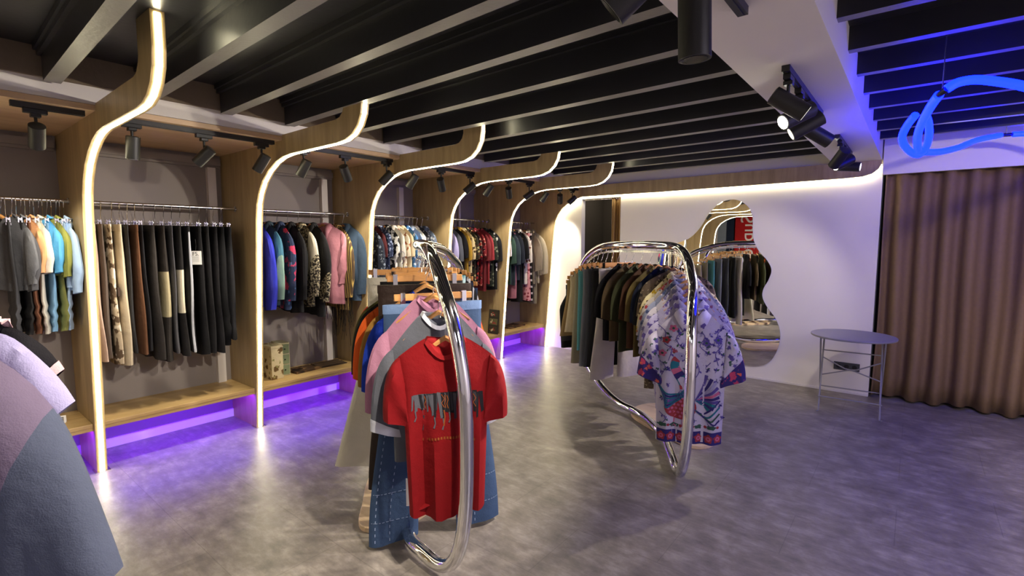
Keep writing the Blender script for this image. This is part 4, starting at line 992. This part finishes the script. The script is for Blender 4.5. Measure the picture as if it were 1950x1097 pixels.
rpants(P1, 5.2, 'black trousers', 'black trousers with a grey side stripe behind the black tee', mat=F('#131214'), W=.24, Wh=.13, L=1.12, T=.02, gap=.12, stripe=F('#9a9aa2'))
rtop(P1, 6.9, 'wood', 'olive tee', 'olive green tee behind the black one', 't-shirt', 'tee', W=.315, Wb=.265, L=.68, T=.018, Ls=.42, ang=.30, slope=.15, hdz=-.045, gdz=-.03, h0=.115, h1=.105, mat=F('#4c4a22'), collar='crew')
rtop(P1, 7.5, 'wood', 'scarlet tee', 'scarlet tee, farthest of the bright tees on the middle rack', 't-shirt', 'tee', W=.325, Wb=.265, L=.68, T=.018, Ls=.42, ang=.30, slope=.15, hdz=-.045, gdz=-.03, h0=.115, h1=.105, mat=F('#c22a1c'), collar='crew', cmat=F('#d9662e'))
rpants(P1, 7.2, 'cream trousers', 'cream wide leg linen trousers reaching out at the lower left', sx=-.11, mat=F('#c9c3b2'), W=.22, Wh=.22, L=1.24, T=.022, gap=.06, fold=.014)
rpants(P1, 8.6, 'black wide trousers', 'black wide trousers behind the cream ones', mat=F('#17161a'), W=.22, Wh=.14, L=1.15, T=.02)
rtop(P1, 9.2, 'wood', 'grey melange tee', 'pale grey tee deep in the middle rack', 't-shirt', 'tee', W=.22, L=.6, T=.018, mat=F('#8c8c90'), collar='crew')
rpants(P1, 9.8, 'tan shorts', 'tan shorts on a clip hanger showing right of the bent tube', 'shorts', 'shorts', mat=F('#b08a68'), W=.22, Wh=.13, L=.5, T=.018)
rpants(P1, 10.4, 'teal print trousers', 'white trousers with teal splashed print right of the bent tube', mat=F('#bcd6d8', 'tie', '#3f8f98', '#1f5560', 1.0), W=.255, Wh=.12, L=1.1, T=.018, gap=.05)
rtop(P1, 10.9, 'wood', 'striped track jacket', 'black track jacket with white sleeve stripes', 'jacket', 'jacket', W=.235, L=.66, T=.02, sl='long', Ls=.52, mat=F('#141418'), smat=F('#141418', 'stripe_v', '#a9a9b2', None, 1.0), collar='crew', ang=.2)
rpants(P1, 11.5, 'specked navy trousers', 'navy trousers with white specks near the far end of the middle rack', mat=F('#1a2038', 'dots', '#c9ccd8', None, 2.4), W=.21, Wh=.12, L=.9, T=.018)
rpants(P1, 12.1, 'white denim shorts', 'white shorts near the far end of the middle rack', 'shorts', 'shorts', mat=F('#c9cac4'), W=.21, Wh=.12, L=.42, T=.018)
rpants(P1, 12.7, 'navy trousers', 'plain navy trousers, second from the far end of the middle rack', mat=F('#1a2238'), W=.2, Wh=.11, L=.95, T=.018)
rpants(P1, 13.4, 'faded jeans', 'faded dark jeans at the far end of the middle rack', 'jeans', 'jeans', mat=F('#2a3850'), W=.2, Wh=.11, L=.95, T=.018)

# ---------------------------------------------------------------- right rack
g = 'clothes on the right rack'; gh = 'hangers on the right rack'; pl = 'on the right rack'
def blob(cx, cz, rx, rz, n=14, ph=0, k=0, a=0):
    out = []
    for i in range(n):
        u = 2 * pi * i / n; r = 1 + k * sin(5 * u + ph); x = rx * cos(u) * r; z = rz * sin(u) * r
        out.append((cx + x * cos(a) - z * sin(a), cz + x * sin(a) + z * cos(a)))
    return out
def bird_print(B, m):
    """slots: 1 purple 2 teal 3 brick 4 pink 5 green 6 indigo border 7 grey lilac"""
    r = random.Random(11); L_ = B.L
    def leaf(x, z, a, s, c): B.decal(m, [(x, z), (x + s * cos(a - .45) * .6, z + s * sin(a - .45) * .6), (x + s * cos(a), z + s * sin(a)), (x + s * cos(a + .45) * .6, z + s * sin(a + .45) * .6)], c, .0024)
    def vine(pts, c=1, lf=.026):
        P = [Vector((p.x, p.y)) for p in smoothpath([(x, z, 0) for x, z in pts], 5)]; B.line(m, P, .0024, c)
        for i in range(2, len(P) - 1, 3):
            d = P[i + 1] - P[i]; a = atan2(d.y, d.x); leaf(P[i].x, P[i].y, a + (1.0 if (i // 3) % 2 else -1.0), lf * r.uniform(.8, 1.25), r.choice((1, 1, 1, 5, 7)))
    for pts in ([(-.22, -.10), (-.17, -.15), (-.18, -.22), (-.13, -.26), (-.15, -.34)], [(-.05, -.13), (-.10, -.18), (-.07, -.24), (-.02, -.22), (0, -.28)], [(.04, -.12), (.08, -.17), (.05, -.23), (.10, -.28)], [(.2, -.10), (.16, -.16), (.19, -.22), (.15, -.28), (.17, -.36)],
                [(-.21, -.34), (-.17, -.38), (-.19, -.44)], [(.12, -.34), (.08, -.40), (.11, -.46)], [(-.2, -.70), (-.16, -.74), (-.19, -.79)], [(.03, -.34), (.05, -.40), (.02, -.46)]): vine(pts)
    for k in range(150):                                            # scattered sprigs over the ground
        x = r.uniform(-.21, .21); z = r.uniform(-L_ + .15, -.10)
        if -.22 < x < .19 and -.80 < z < -.30 and not (abs(x) > .14 and z > -.46) and r.random() < .8: continue
        a = r.uniform(0, 6.28); B.line(m, [(x, z), (x + .018 * cos(a), z + .018 * sin(a)), (x + .03 * cos(a + .5), z + .03 * sin(a + .5))], .0018, r.choice((1, 6, 7)))
        for q in (-.9, 0, .9): leaf(x + .012 * cos(a), z + .012 * sin(a), a + q, r.uniform(.016, .03), r.choice((1, 1, 6, 7, 5)))
    for x, z, c in ((-.165, -.2, 3), (.165, -.19, 1), (-.12, -.12, 4), (.09, -.21, 1), (-.19, -.29, 4)):
        B.decal(m, blob(x, z, .026, .022, 15, x * 30, .22), c, .003); B.decal(m, blob(x, z, .009, .008), 5, .0038)
    nk = smoothpath([(-.075, -.31, 0), (-.10, -.335, 0), (-.105, -.38, 0), (-.08, -.43, 0), (-.045, -.48, 0), (-.03, -.54, 0), (-.05, -.60, 0)], 5); P = [Vector((p.x, p.y)) for p in nk]
    cs = [7, 3, 2, 4, 6, 2, 3, 7, 1]; n = len(P) - 1
    for i, c in enumerate(cs):
        a, b = int(n * i / 9), int(n * (i + 1) / 9) + 1; B.line(m, P[a:b + 1], [.022 + .022 * (k / n) for k in range(a, min(b + 1, n + 1))], c, .0034)
    B.decal(m, blob(-.075, -.305, .040, .024, 14, 0, 0, -.3), 7, .0038); B.decal(m, [(-.04, -.298), (-.005, -.315), (-.04, -.322)], 1, .004); B.decal(m, blob(-.065, -.303, .005, .005, 8), 6, .005)
    for k in range(4): B.line(m, [(-.09 - .008 * k, -.285), (-.10 - .014 * k, -.262 + .006 * k)], .003, 3, .003)
    B.decal(m, blob(-.065, -.655, .105, .085, 26), 3, .0034)
    for iz in range(6):
        for ix in range(8):
            x = -.155 + .026 * ix + (.013 if iz % 2 else 0); z = -.59 - .026 * iz
            if ((x + .065) / .092) ** 2 + ((z + .655) / .073) ** 2 < 1: B.decal(m, blob(x, z, .0095, .009, 8), 4, .0044)
    for k in range(7):                                             # near wing: bands of feathers
        f = k / 6; B.line(m, [Vector((p.x, p.y)) for p in smoothpath([(-.215 + .01 * k, -.50 - .018 * k, 0), (-.16, -.565 - .016 * k, 0), (-.08 - .006 * k, -.57 - .012 * k, 0), (-.035, -.53 - .006 * k, 0)], 5)], .0062, (2, 6, 2, 1, 2, 6, 2)[k], .005)
    for k in range(10):                                            # far wing and tail fanning to the right
        a = 1.25 - .23 * k; ln = .17 - .006 * k
        B.line(m, [Vector((p.x, p.y)) for p in smoothpath([(.03, -.60, 0), (.03 + ln * .5 * cos(a) + .02, -.60 + ln * .5 * sin(a), 0), (.045 + ln * cos(a), -.59 + ln * sin(a), 0)], 5)], [.004 + .0007 * q for q in range(11)], (1, 6, 7, 1, 4, 6, 1, 2, 6, 2)[k], .0036)
    for k in range(4):
        B.line(m, [Vector((p.x, p.y)) for p in smoothpath([(.02, -.66, 0), (.08 + .02 * k, -.70 - .02 * k, 0), (.13 + .015 * k, -.66 - .03 * k, 0), (.19, -.60 - .045 * k, 0)], 5)], .0055, (6, 2, 5, 6)[k], .0036)
    for sx in (-.10, -.045): B.line(m, [(sx, -.735), (sx - .004, -.78), (sx - .02, -.80)], .004, 4); B.line(m, [(sx - .004, -.78), (sx + .016, -.80)], .003, 4)
    for x in (-.18, -.1, -.02, .06, .14): B.decal(m, blob(x, -L_ + .125, .030, .014, 15, x * 9, .2), 5, .003); B.decal(m, blob(x + .04, -L_ + .125, .010, .010, 9), 3, .003)
    zb, zt_ = -L_ + .004, -L_ + .092; xs = [-B.Wh * .985 + 2 * B.Wh * .985 * k / 30 for k in range(31)]
    m.grid([[B.front(x, z, .0026) for x in xs] for z in (zb, zb + .03, zb + .06, zt_)], False, 6)
    for k in range(7):
        x = -.185 + .061 * k; B.decal(m, blob(x, -L_ + .046, .026, .028, 20, 0, .16), 3, .0034); B.decal(m, blob(x, -L_ + .046, .015, .016), 4, .0042); B.decal(m, blob(x, -L_ + .046, .006, .006, 8), 3, .0048)
WH = F('#aaa3b6'); PM = (F('#4d4080'), F('#1f6072'), F('#8a3038'), F('#ad5878'), F('#2c4a40'), F('#2c2460'), F('#8d88a8'))
t_, B_ = rtop(P2, 0, 'wood', 'bird print shirt', 'white batik shirt with a large purple bird and dark border, front of the right rack', 'shirt', 'shirt', dr=-.05, W=.235, Wb=.225, Wh=.215, L=.91, T=.05, sl='short', Ls=.33, ang=.38, h0=.12, h1=.10, sty=.05, mat=WH, smat=F('#aaa3b6', 'floral', '#4d4080', '#2c4a40', 1.0), collar='shirt', cmat=F('#bdb6cf', 'floral', '#54468c', None, 1.1), fold=.012, nw=.08, drop=.10, slope=.15,
     prints=bird_print, pmats=PM, cuffn=3, cuff=F('#2e2560', 'floral', '#a8385a', '#c25a4a', .9), hemdip=-.02)
for s, lb, c, c2, c3 in ((.75, 'lilac white shirt with purple vines, directly behind the bird print shirt', '#9c95b2', '#5a4c8e', '#8d88a8'), (1.45, 'lilac floral shirt with a thin white edge, second behind the bird print', '#9891b2', '#4d4080', '#7a4a6a'), (2.1, 'pale floral shirt with a grey collar, third behind the bird print', '#a8a2ae', '#5f5a80', '#8a6a58'),
                     (2.75, 'blue grey floral shirt, fourth behind the bird print', '#7d829c', '#3a4468', '#c9c2cc'), (3.4, 'white shirt with red and blue blossoms, fifth behind the bird print', '#aba29c', '#8a3038', '#3a4468')):
    rtop(P2, s, 'wood', lb.split(', ')[-1].replace('behind the bird print shirt', 'shirt behind').replace('behind the bird print', 'floral shirt behind the bird print'), lb, 'shirt', 'shirt', W=.22, Wb=.23, Wh=.215, L=.76, T=.026, Ls=.32, ang=.40, h0=.115, h1=.11, mat=F(c, 'floral', c2, c3, 1.0), collar='shirt', slope=.15, nw=.08)
rtop(P2, 4.1, 'wood', 'yellow edged shirt', 'cream shirt with yellow floral front edge', 'shirt', 'shirt', W=.23, L=.78, T=.026, Ls=.32, ang=.36, h0=.115, h1=.105, mat=F('#c9bd95', 'floral', '#a88a1e', '#4a3a2a', 1.1), collar='shirt', slope=.15)
rtop(P2, 4.8, 'wood', 'brown batik tunic', 'long brown batik tunic, its hem showing under the bird shirt sleeve', 'tunic', 'tunic', W=.225, Wh=.24, L=.92, T=.024, Ls=.3, ang=.34, mat=F('#5c4e40', 'floral', '#2c2420', '#94866e', 1.3), collar='crew')
rtop(P2, 5.6, 'dark', 'black crew tee', 'black tee right behind the patterned shirts', 't-shirt', 'tee', W=.235, L=.68, T=.026, Ls=.34, ang=.30, slope=.12, mat=F('#16161a'), collar='crew', h0=.115, h1=.105)
rtop(P2, 6.5, 'dark', 'navy tee', 'navy tee right of the khaki one', 't-shirt', 'tee', W=.235, L=.68, T=.026, Ls=.34, ang=.30, slope=.12, mat=F('#151b30'), collar='crew', h0=.115, h1=.105)
rtop(P2, 7.4, 'wood', 'khaki tee', 'khaki olive tee in the middle of the right rack', 't-shirt', 'tee', W=.24, L=.74, T=.026, Ls=.34, ang=.30, slope=.12, mat=F('#6b5c34'), collar='crew', h0=.115, h1=.105)
rtop(P2, 8.3, 'dark', 'chestnut tee', 'chestnut brown tee left of the khaki one', 't-shirt', 'tee', W=.24, L=.70, T=.026, Ls=.34, ang=.30, slope=.12, mat=F('#4a3020'), collar='crew', h0=.115, h1=.105)
rtop(P2, 9.2, 'dark', 'moss tee', 'dark moss green tee on the right rack', 't-shirt', 'tee', W=.24, L=.74, T=.026, Ls=.36, ang=.30, slope=.12, mat=F('#3d4028'), collar='crew', h0=.115, h1=.105)
rtop(P2, 10.1, 'dark', 'umber tee', 'umber brown tee left of the moss green one', 't-shirt', 'tee', W=.24, L=.68, T=.026, Ls=.36, ang=.30, slope=.12, mat=F('#54452f'), collar='crew', h0=.115, h1=.105)
rtop(P2, 10.9, 'dark', 'soft black tee', 'black tee in front of the white trousers', 't-shirt', 'tee', W=.24, L=.68, T=.026, Ls=.36, ang=.30, slope=.12, mat=F('#141316'), collar='crew', h0=.115, h1=.105)
rpants(P2, 11.9, 'white trousers', 'white wide leg trousers with a drawstring on the right rack', mat=F('#c4bcb8'), W=.2, Wh=.13, L=1.02, T=.028, gap=.05)
rpants(P2, 12.8, 'wide black trousers', 'wide black trousers beside the white pair', mat=F('#17171a'), W=.2, Wh=.12, L=.92, T=.026)
rpants(P2, 13.7, 'graphite trousers', 'graphite trousers on the right rack', mat=F('#3d3f46'), W=.19, Wh=.11, L=.95, T=.024)
rpants(P2, 14.6, 'steel grey trousers', 'steel grey trousers with drawstring beside the teal pair', mat=F('#6d7078'), W=.19, Wh=.11, L=.95, T=.026)
rpants(P2, 15.6, 'teal trousers', 'teal blue trousers on the right rack', mat=F('#4f8a90'), W=.19, Wh=.10, L=.80, T=.028)
rpants(P2, 16.5, 'stone trousers', 'stone beige trousers left of the teal pair', mat=F('#8c8470'), W=.19, Wh=.11, L=.92, T=.028)
rpants(P2, 17.4, 'cream shorts', 'cream cotton shorts near the far end of the right rack', 'shorts', 'shorts', mat=F('#b5a88c'), W=.2, Wh=.13, L=.58, T=.032, rise=.24)
rpants(P2, 18.3, 'tan culottes', 'tan culottes near the far end of the right rack', 'shorts', 'shorts', mat=F('#85704f'), W=.2, Wh=.14, L=.58, T=.03, rise=.24)
rpants(P2, 19.0, 'grey shorts', 'dark grey shorts behind the tan culottes', 'shorts', 'shorts', mat=F('#33343a'), W=.19, Wh=.12, L=.60, T=.024, rise=.24)
rtop(P2, 19.8, 'dark', 'black vest', 'black sleeveless vest at the far end of the right rack', 'vest', 'vest', W=.15, Wb=.24, Wh=.22, L=.68, T=.04, sl=None, mat=F('#141519'), collar='crew', arm=.24, slope=.03, span=.14)
# ---------------------------------------------------------------- small things on the benches
zb_ = .345
t = thing('storage_box', 'tall cream box printed with brown flowers on the bench of the coat bay', 'box', (-4.585, 2.15, zb_), radians(3))
m = MB(); m.box(-.10, .10, -.055, .055, 0, .285); build('carcass', m, F('#cbbd97', 'floral', '#6a5230', '#8f8a5a', .8), t, False, .003)
m = MB(); m.box(-.103, .103, -.058, .058, .285, .31); build('lid', m, F('#cbbd97', 'floral', '#6a5230', '#8f8a5a', .8), t, False, .003)
t = thing('drawer_box', 'small sage green chest of three drawers beside the flowered box', 'box', (-4.64, 2.262, zb_), radians(-4))
m = MB(); m.box(-.09, .09, -.048, .048, 0, .31); build('carcass', m, plain('cream_card', hx('#b9b08c'), .7), t, False, .002)
for k in range(3):
    m = MB(); m.box(.088, .0955, -.042, .042, .012 + .099 * k, .10 + .099 * k); d = build('drawer', m, plain('sage_card', hx('#74805f'), .7), t, False, .002)
    m = MB(); m.cyl((.0955, 0, .056 + .099 * k), (.103, 0, .056 + .099 * k), .006, 10); build('knob', m, M['ink'], d)
def folded(loc, sx, sy, mat, label, n=3, rot=0, seed=0):
    r = random.Random(seed); m = MB()
    for k in range(n):
        a = r.uniform(-.04, .04); rows = []
        for i in range(9):
            x = -sx + 2 * sx * i / 8 + r.uniform(-.004, .004); rows.append([(x, -sy + r.uniform(-.01, .01) + a * x, .006 * k + .001), (x, -sy + a * x, .006 * k + .007 + r.uniform(0, .003)), (x, sy + r.uniform(-.012, .012) + a * x, .006 * k + .007 + r.uniform(0, .003)), (x, sy + a * x, .006 * k + .001)])
        m.grid(rows, True); m.poly(rows[0]); m.poly(rows[-1])
    return tag(build('folded_cloth', m, mat, None, False, 0, loc, rot), label, 'cloth')
BR = F('#4a3626', 'camo', '#7a5c3c', '#2c2018', .9)
folded((-4.62, 2.47, zb_), .10, .13, BR, 'flat brown patterned cloth on the bench beside the drawer chest', 2, .1, 1)
folded((-4.63, 2.75, zb_), .10, .14, F('#3f3226', 'stripe_v', '#6a5238', None, .5), 'flat dark striped cloth at the far end of the coat bay bench', 2, -.05, 2)
folded((-4.60, 5.72, zb_), .11, .20, BR, 'flat brown cloth on the bench of the last bay', 2, .12, 3)
t = thing('picture_board', 'tall dark picture card leaning on the rib above the red shirt bay bench', 'picture', (-4.42, 5.085, zb_), 0)
m = MB(); Mx = Matrix.Rotation(radians(-7), 4, 'X'); m.box(-.10, .075, -.004, .004, 0, .33, 0, None, Mx); build('card', m, plain('dark_card', hx('#241f1a'), .6), t, False)
m = MB(); r_ = random.Random(9)
for k in range(3):
    z0 = .02 + .105 * k; m.box(-.085, .06, -.0055, -.0042, z0, z0 + .085, k % 2, None, Mx)
    for q in range(6):
        x = r_.uniform(-.07, .03); z = z0 + r_.uniform(.01, .05); m.box(x, x + r_.uniform(.012, .03), -.0065, -.0055, z, z + r_.uniform(.012, .03), 2 + q % 2, None, Mx)
build('print', m, [F('#3a3326'), F('#5b5638'), F('#b9a88a'), F('#8a3a34')], t, False)
t = thing('price_card', 'small white folded card on the near bench under the joggers', 'card', (-4.56, .66, zb_), radians(70))
m = MB(); m.grid([[(-.035, -.012, 0), (-.035, 0, .05), (-.035, .012, 0)], [(.035, -.012, 0), (.035, 0, .05), (.035, .012, 0)]]); o = build('card', m, M['paper'], t, False)
md = o.modifiers.new('Solidify', 'SOLIDIFY'); md.thickness = .001
m = MB()
for k in range(4): m.box(-.024, .024, -.0125 + .0022 * k - .0008, -.0118 + .0022 * k - .0008, .008 + .009 * k, .013 + .009 * k)
build('small_print', m, M['ink'], t, False)
m = MB(); m.cyl((0, 0, 0), (0, 0, .012), .009, 14); tag(build('stopper', m, M['ink'], None, True, 0, (-4.44, .655, zb_)), 'tiny dark stopper lying on the near bench', 'stopper')

# ---------------------------------------------------------------- garments in the left foreground, hanging on a rack cut by the picture edge
g = 'clothes in the left foreground'
t = thing('clothes_rack', 'chrome rack at the left edge, holding the big lilac coat', 'rack')
m = MB(); m.tube([(-1.83, -1.5, 0), (-1.83, -1.5, 1.50), (-1.83, -1.42, 1.60), (-1.83, -.2, 1.60), (-1.83, -.02, 1.58), (-1.83, .02, 1.50)], .016, 12); build('rail', m, M['chrome'], t)
m = MB(); m.tube([(-2.1, -1.5, .015), (-1.5, -1.5, .015)], .015, 10); build('foot', m, M['chrome'], t)
def fgtop(loc, deg, label, short, cat, name, **kw):
    l = (loc[0], loc[1], loc[2]); hang('dark', l, radians(deg), short, 'at the left edge', 'hangers in the left foreground', .2)
    return top(name, label, cat, g, (l[0], l[1], l[2] - .004), radians(deg), **kw)
CO = F('#6a5d72'); CG = F('#4c5264'); CL = F('#8a84a4')
fgtop((-1.83, -.16, 1.48), 56, 'big mauve coat with a wide slate grey sleeve end in the left foreground', 'mauve coat', 'coat', 'coat', W=.275, Wb=.28, Wh=.32, L=.95, T=.05, sl='long', Ls=.68, ang=.46, bend=.04, h0=.125, h1=.12, sty=.06, tilt=.12, mat=CO, smat=CO, split=.58, mat2=CG, collar='lapel', slope=.09, seed=3)
fgtop((-1.83, -.075, 1.465), 56, 'lavender tee whose pointed sleeve shows behind the mauve coat', 'lavender tee', 't-shirt', 'tee', W=.26, L=.60, T=.03, Ls=.24, ang=.70, h0=.12, h1=.10, mat=F('#a9a2c8'), collar='crew', seed=4)
_, BT = fgtop((-1.84, -.035, 1.47), 58, 'black top with pale pink frilled edges behind the lavender tee', 'frilled top', 'top', 'top', W=.24, L=.62, T=.03, Ls=.16, ang=.75, h0=.10, h1=.09, mat=F('#161418'), cuff=F('#d8b2b4'), collar='crew', cmat=F('#d8b2b4'), seed=5)

bt = [o for o in COL.objects if o.get('label', '').startswith('black top with pale')][0]
m = MB(); rows = []
for k in range(49):
    f = k / 48; x = .05 + .20 * f; z = -.075 * ((x - .06) / .2 if x > .06 else 0) + .0; w = .012 * sin(k * 1.5)
    rows.append([(x, w * .3, z - .004), (x + .4 * w, -.02 + w, z + .018), (x - .3 * w, -.045 + w * 1.5, z + .010 + .3 * w)])
m.grid(rows); o = build('frill', m, F('#d8b2b4'), bt); md = o.modifiers.new('Solidify', 'SOLIDIFY'); md.thickness = .002
# ---------------------------------------------------------------- added fill lights, curtain spot, world and the camera
def area(name, loc, rot, sx, sy, p, col):
    l = bpy.data.lights.new(name, 'AREA'); l.shape = 'RECTANGLE'; l.size = sx; l.size_y = sy; l.energy = p; l.color = col
    o = bpy.data.objects.new(name, l); COL.objects.link(o); o.location = loc; o.rotation_euler = rot; return o
def sp(name, loc, tgt, p, ang, col, blend=.6, soft=.05):
    l = bpy.data.lights.new(name, 'SPOT'); l.energy = p; l.spot_size = radians(ang); l.spot_blend = blend; l.color = col; l.shadow_soft_size = soft
    o = bpy.data.objects.new(name, l); COL.objects.link(o); o.location = loc; d = Vector(tgt) - Vector(loc); o.rotation_euler = d.to_track_quat('-Z', 'Y').to_euler(); return o
area('room_fill_light', (2.1, 1.5, 2.48), (0, 0, 0), 1.2, 1.2, 95, (.92, .84, 1.0))  # this and the next two: unseen fill lights without fixtures, added to brighten the room
area('room_fill_light', (1.2, -2.0, 2.48), (0, 0, 0), 1.0, 1.0, 25, (.92, .86, 1.0))
area('room_fill_light', (-1.8, -2.0, 2.42), (0, 0, 0), 1.2, 1.2, 16, (.96, .94, 1.0))
area('cubicle_fill_light', (-3.45, 6.8, 2.6), (0, 0, 0), .3, .3, 5, (1, .93, .82))  # added fill without a fixture, lifts the dark cubicle wall
sp('ceiling_spot', (1.6, 3.2, 2.45), (1.0, 6.3, 1.8), 120, 60, (1, .82, .55))
w = bpy.data.worlds.new('World'); S.world = w; w.use_nodes = True
w.node_tree.nodes['Background'].inputs[0].default_value = (.5, .48, .6, 1); w.node_tree.nodes['Background'].inputs[1].default_value = .05
cam = bpy.data.cameras.new('Camera'); co = bpy.data.objects.new('Camera', cam); COL.objects.link(co)
cam.sensor_width = 36; cam.lens = 36 * 953.2 / 1950; cam.clip_start = .05; cam.clip_end = 60
co.location = (0, 0, 1.6); co.rotation_euler = (radians(90 - 5.31), 0, radians(38.83)); S.camera = co
S.view_settings.view_transform = 'Standard'; S.view_settings.look = 'None'; S.view_settings.gamma = 1; S.view_settings.exposure = 0.0
S.view_settings.use_curve_mapping = False
S.cycles.max_bounces = 7; S.cycles.diffuse_bounces = 4; S.cycles.glossy_bounces = 4; S.cycles.sample_clamp_indirect = 6.0
S.cycles.use_denoising = True
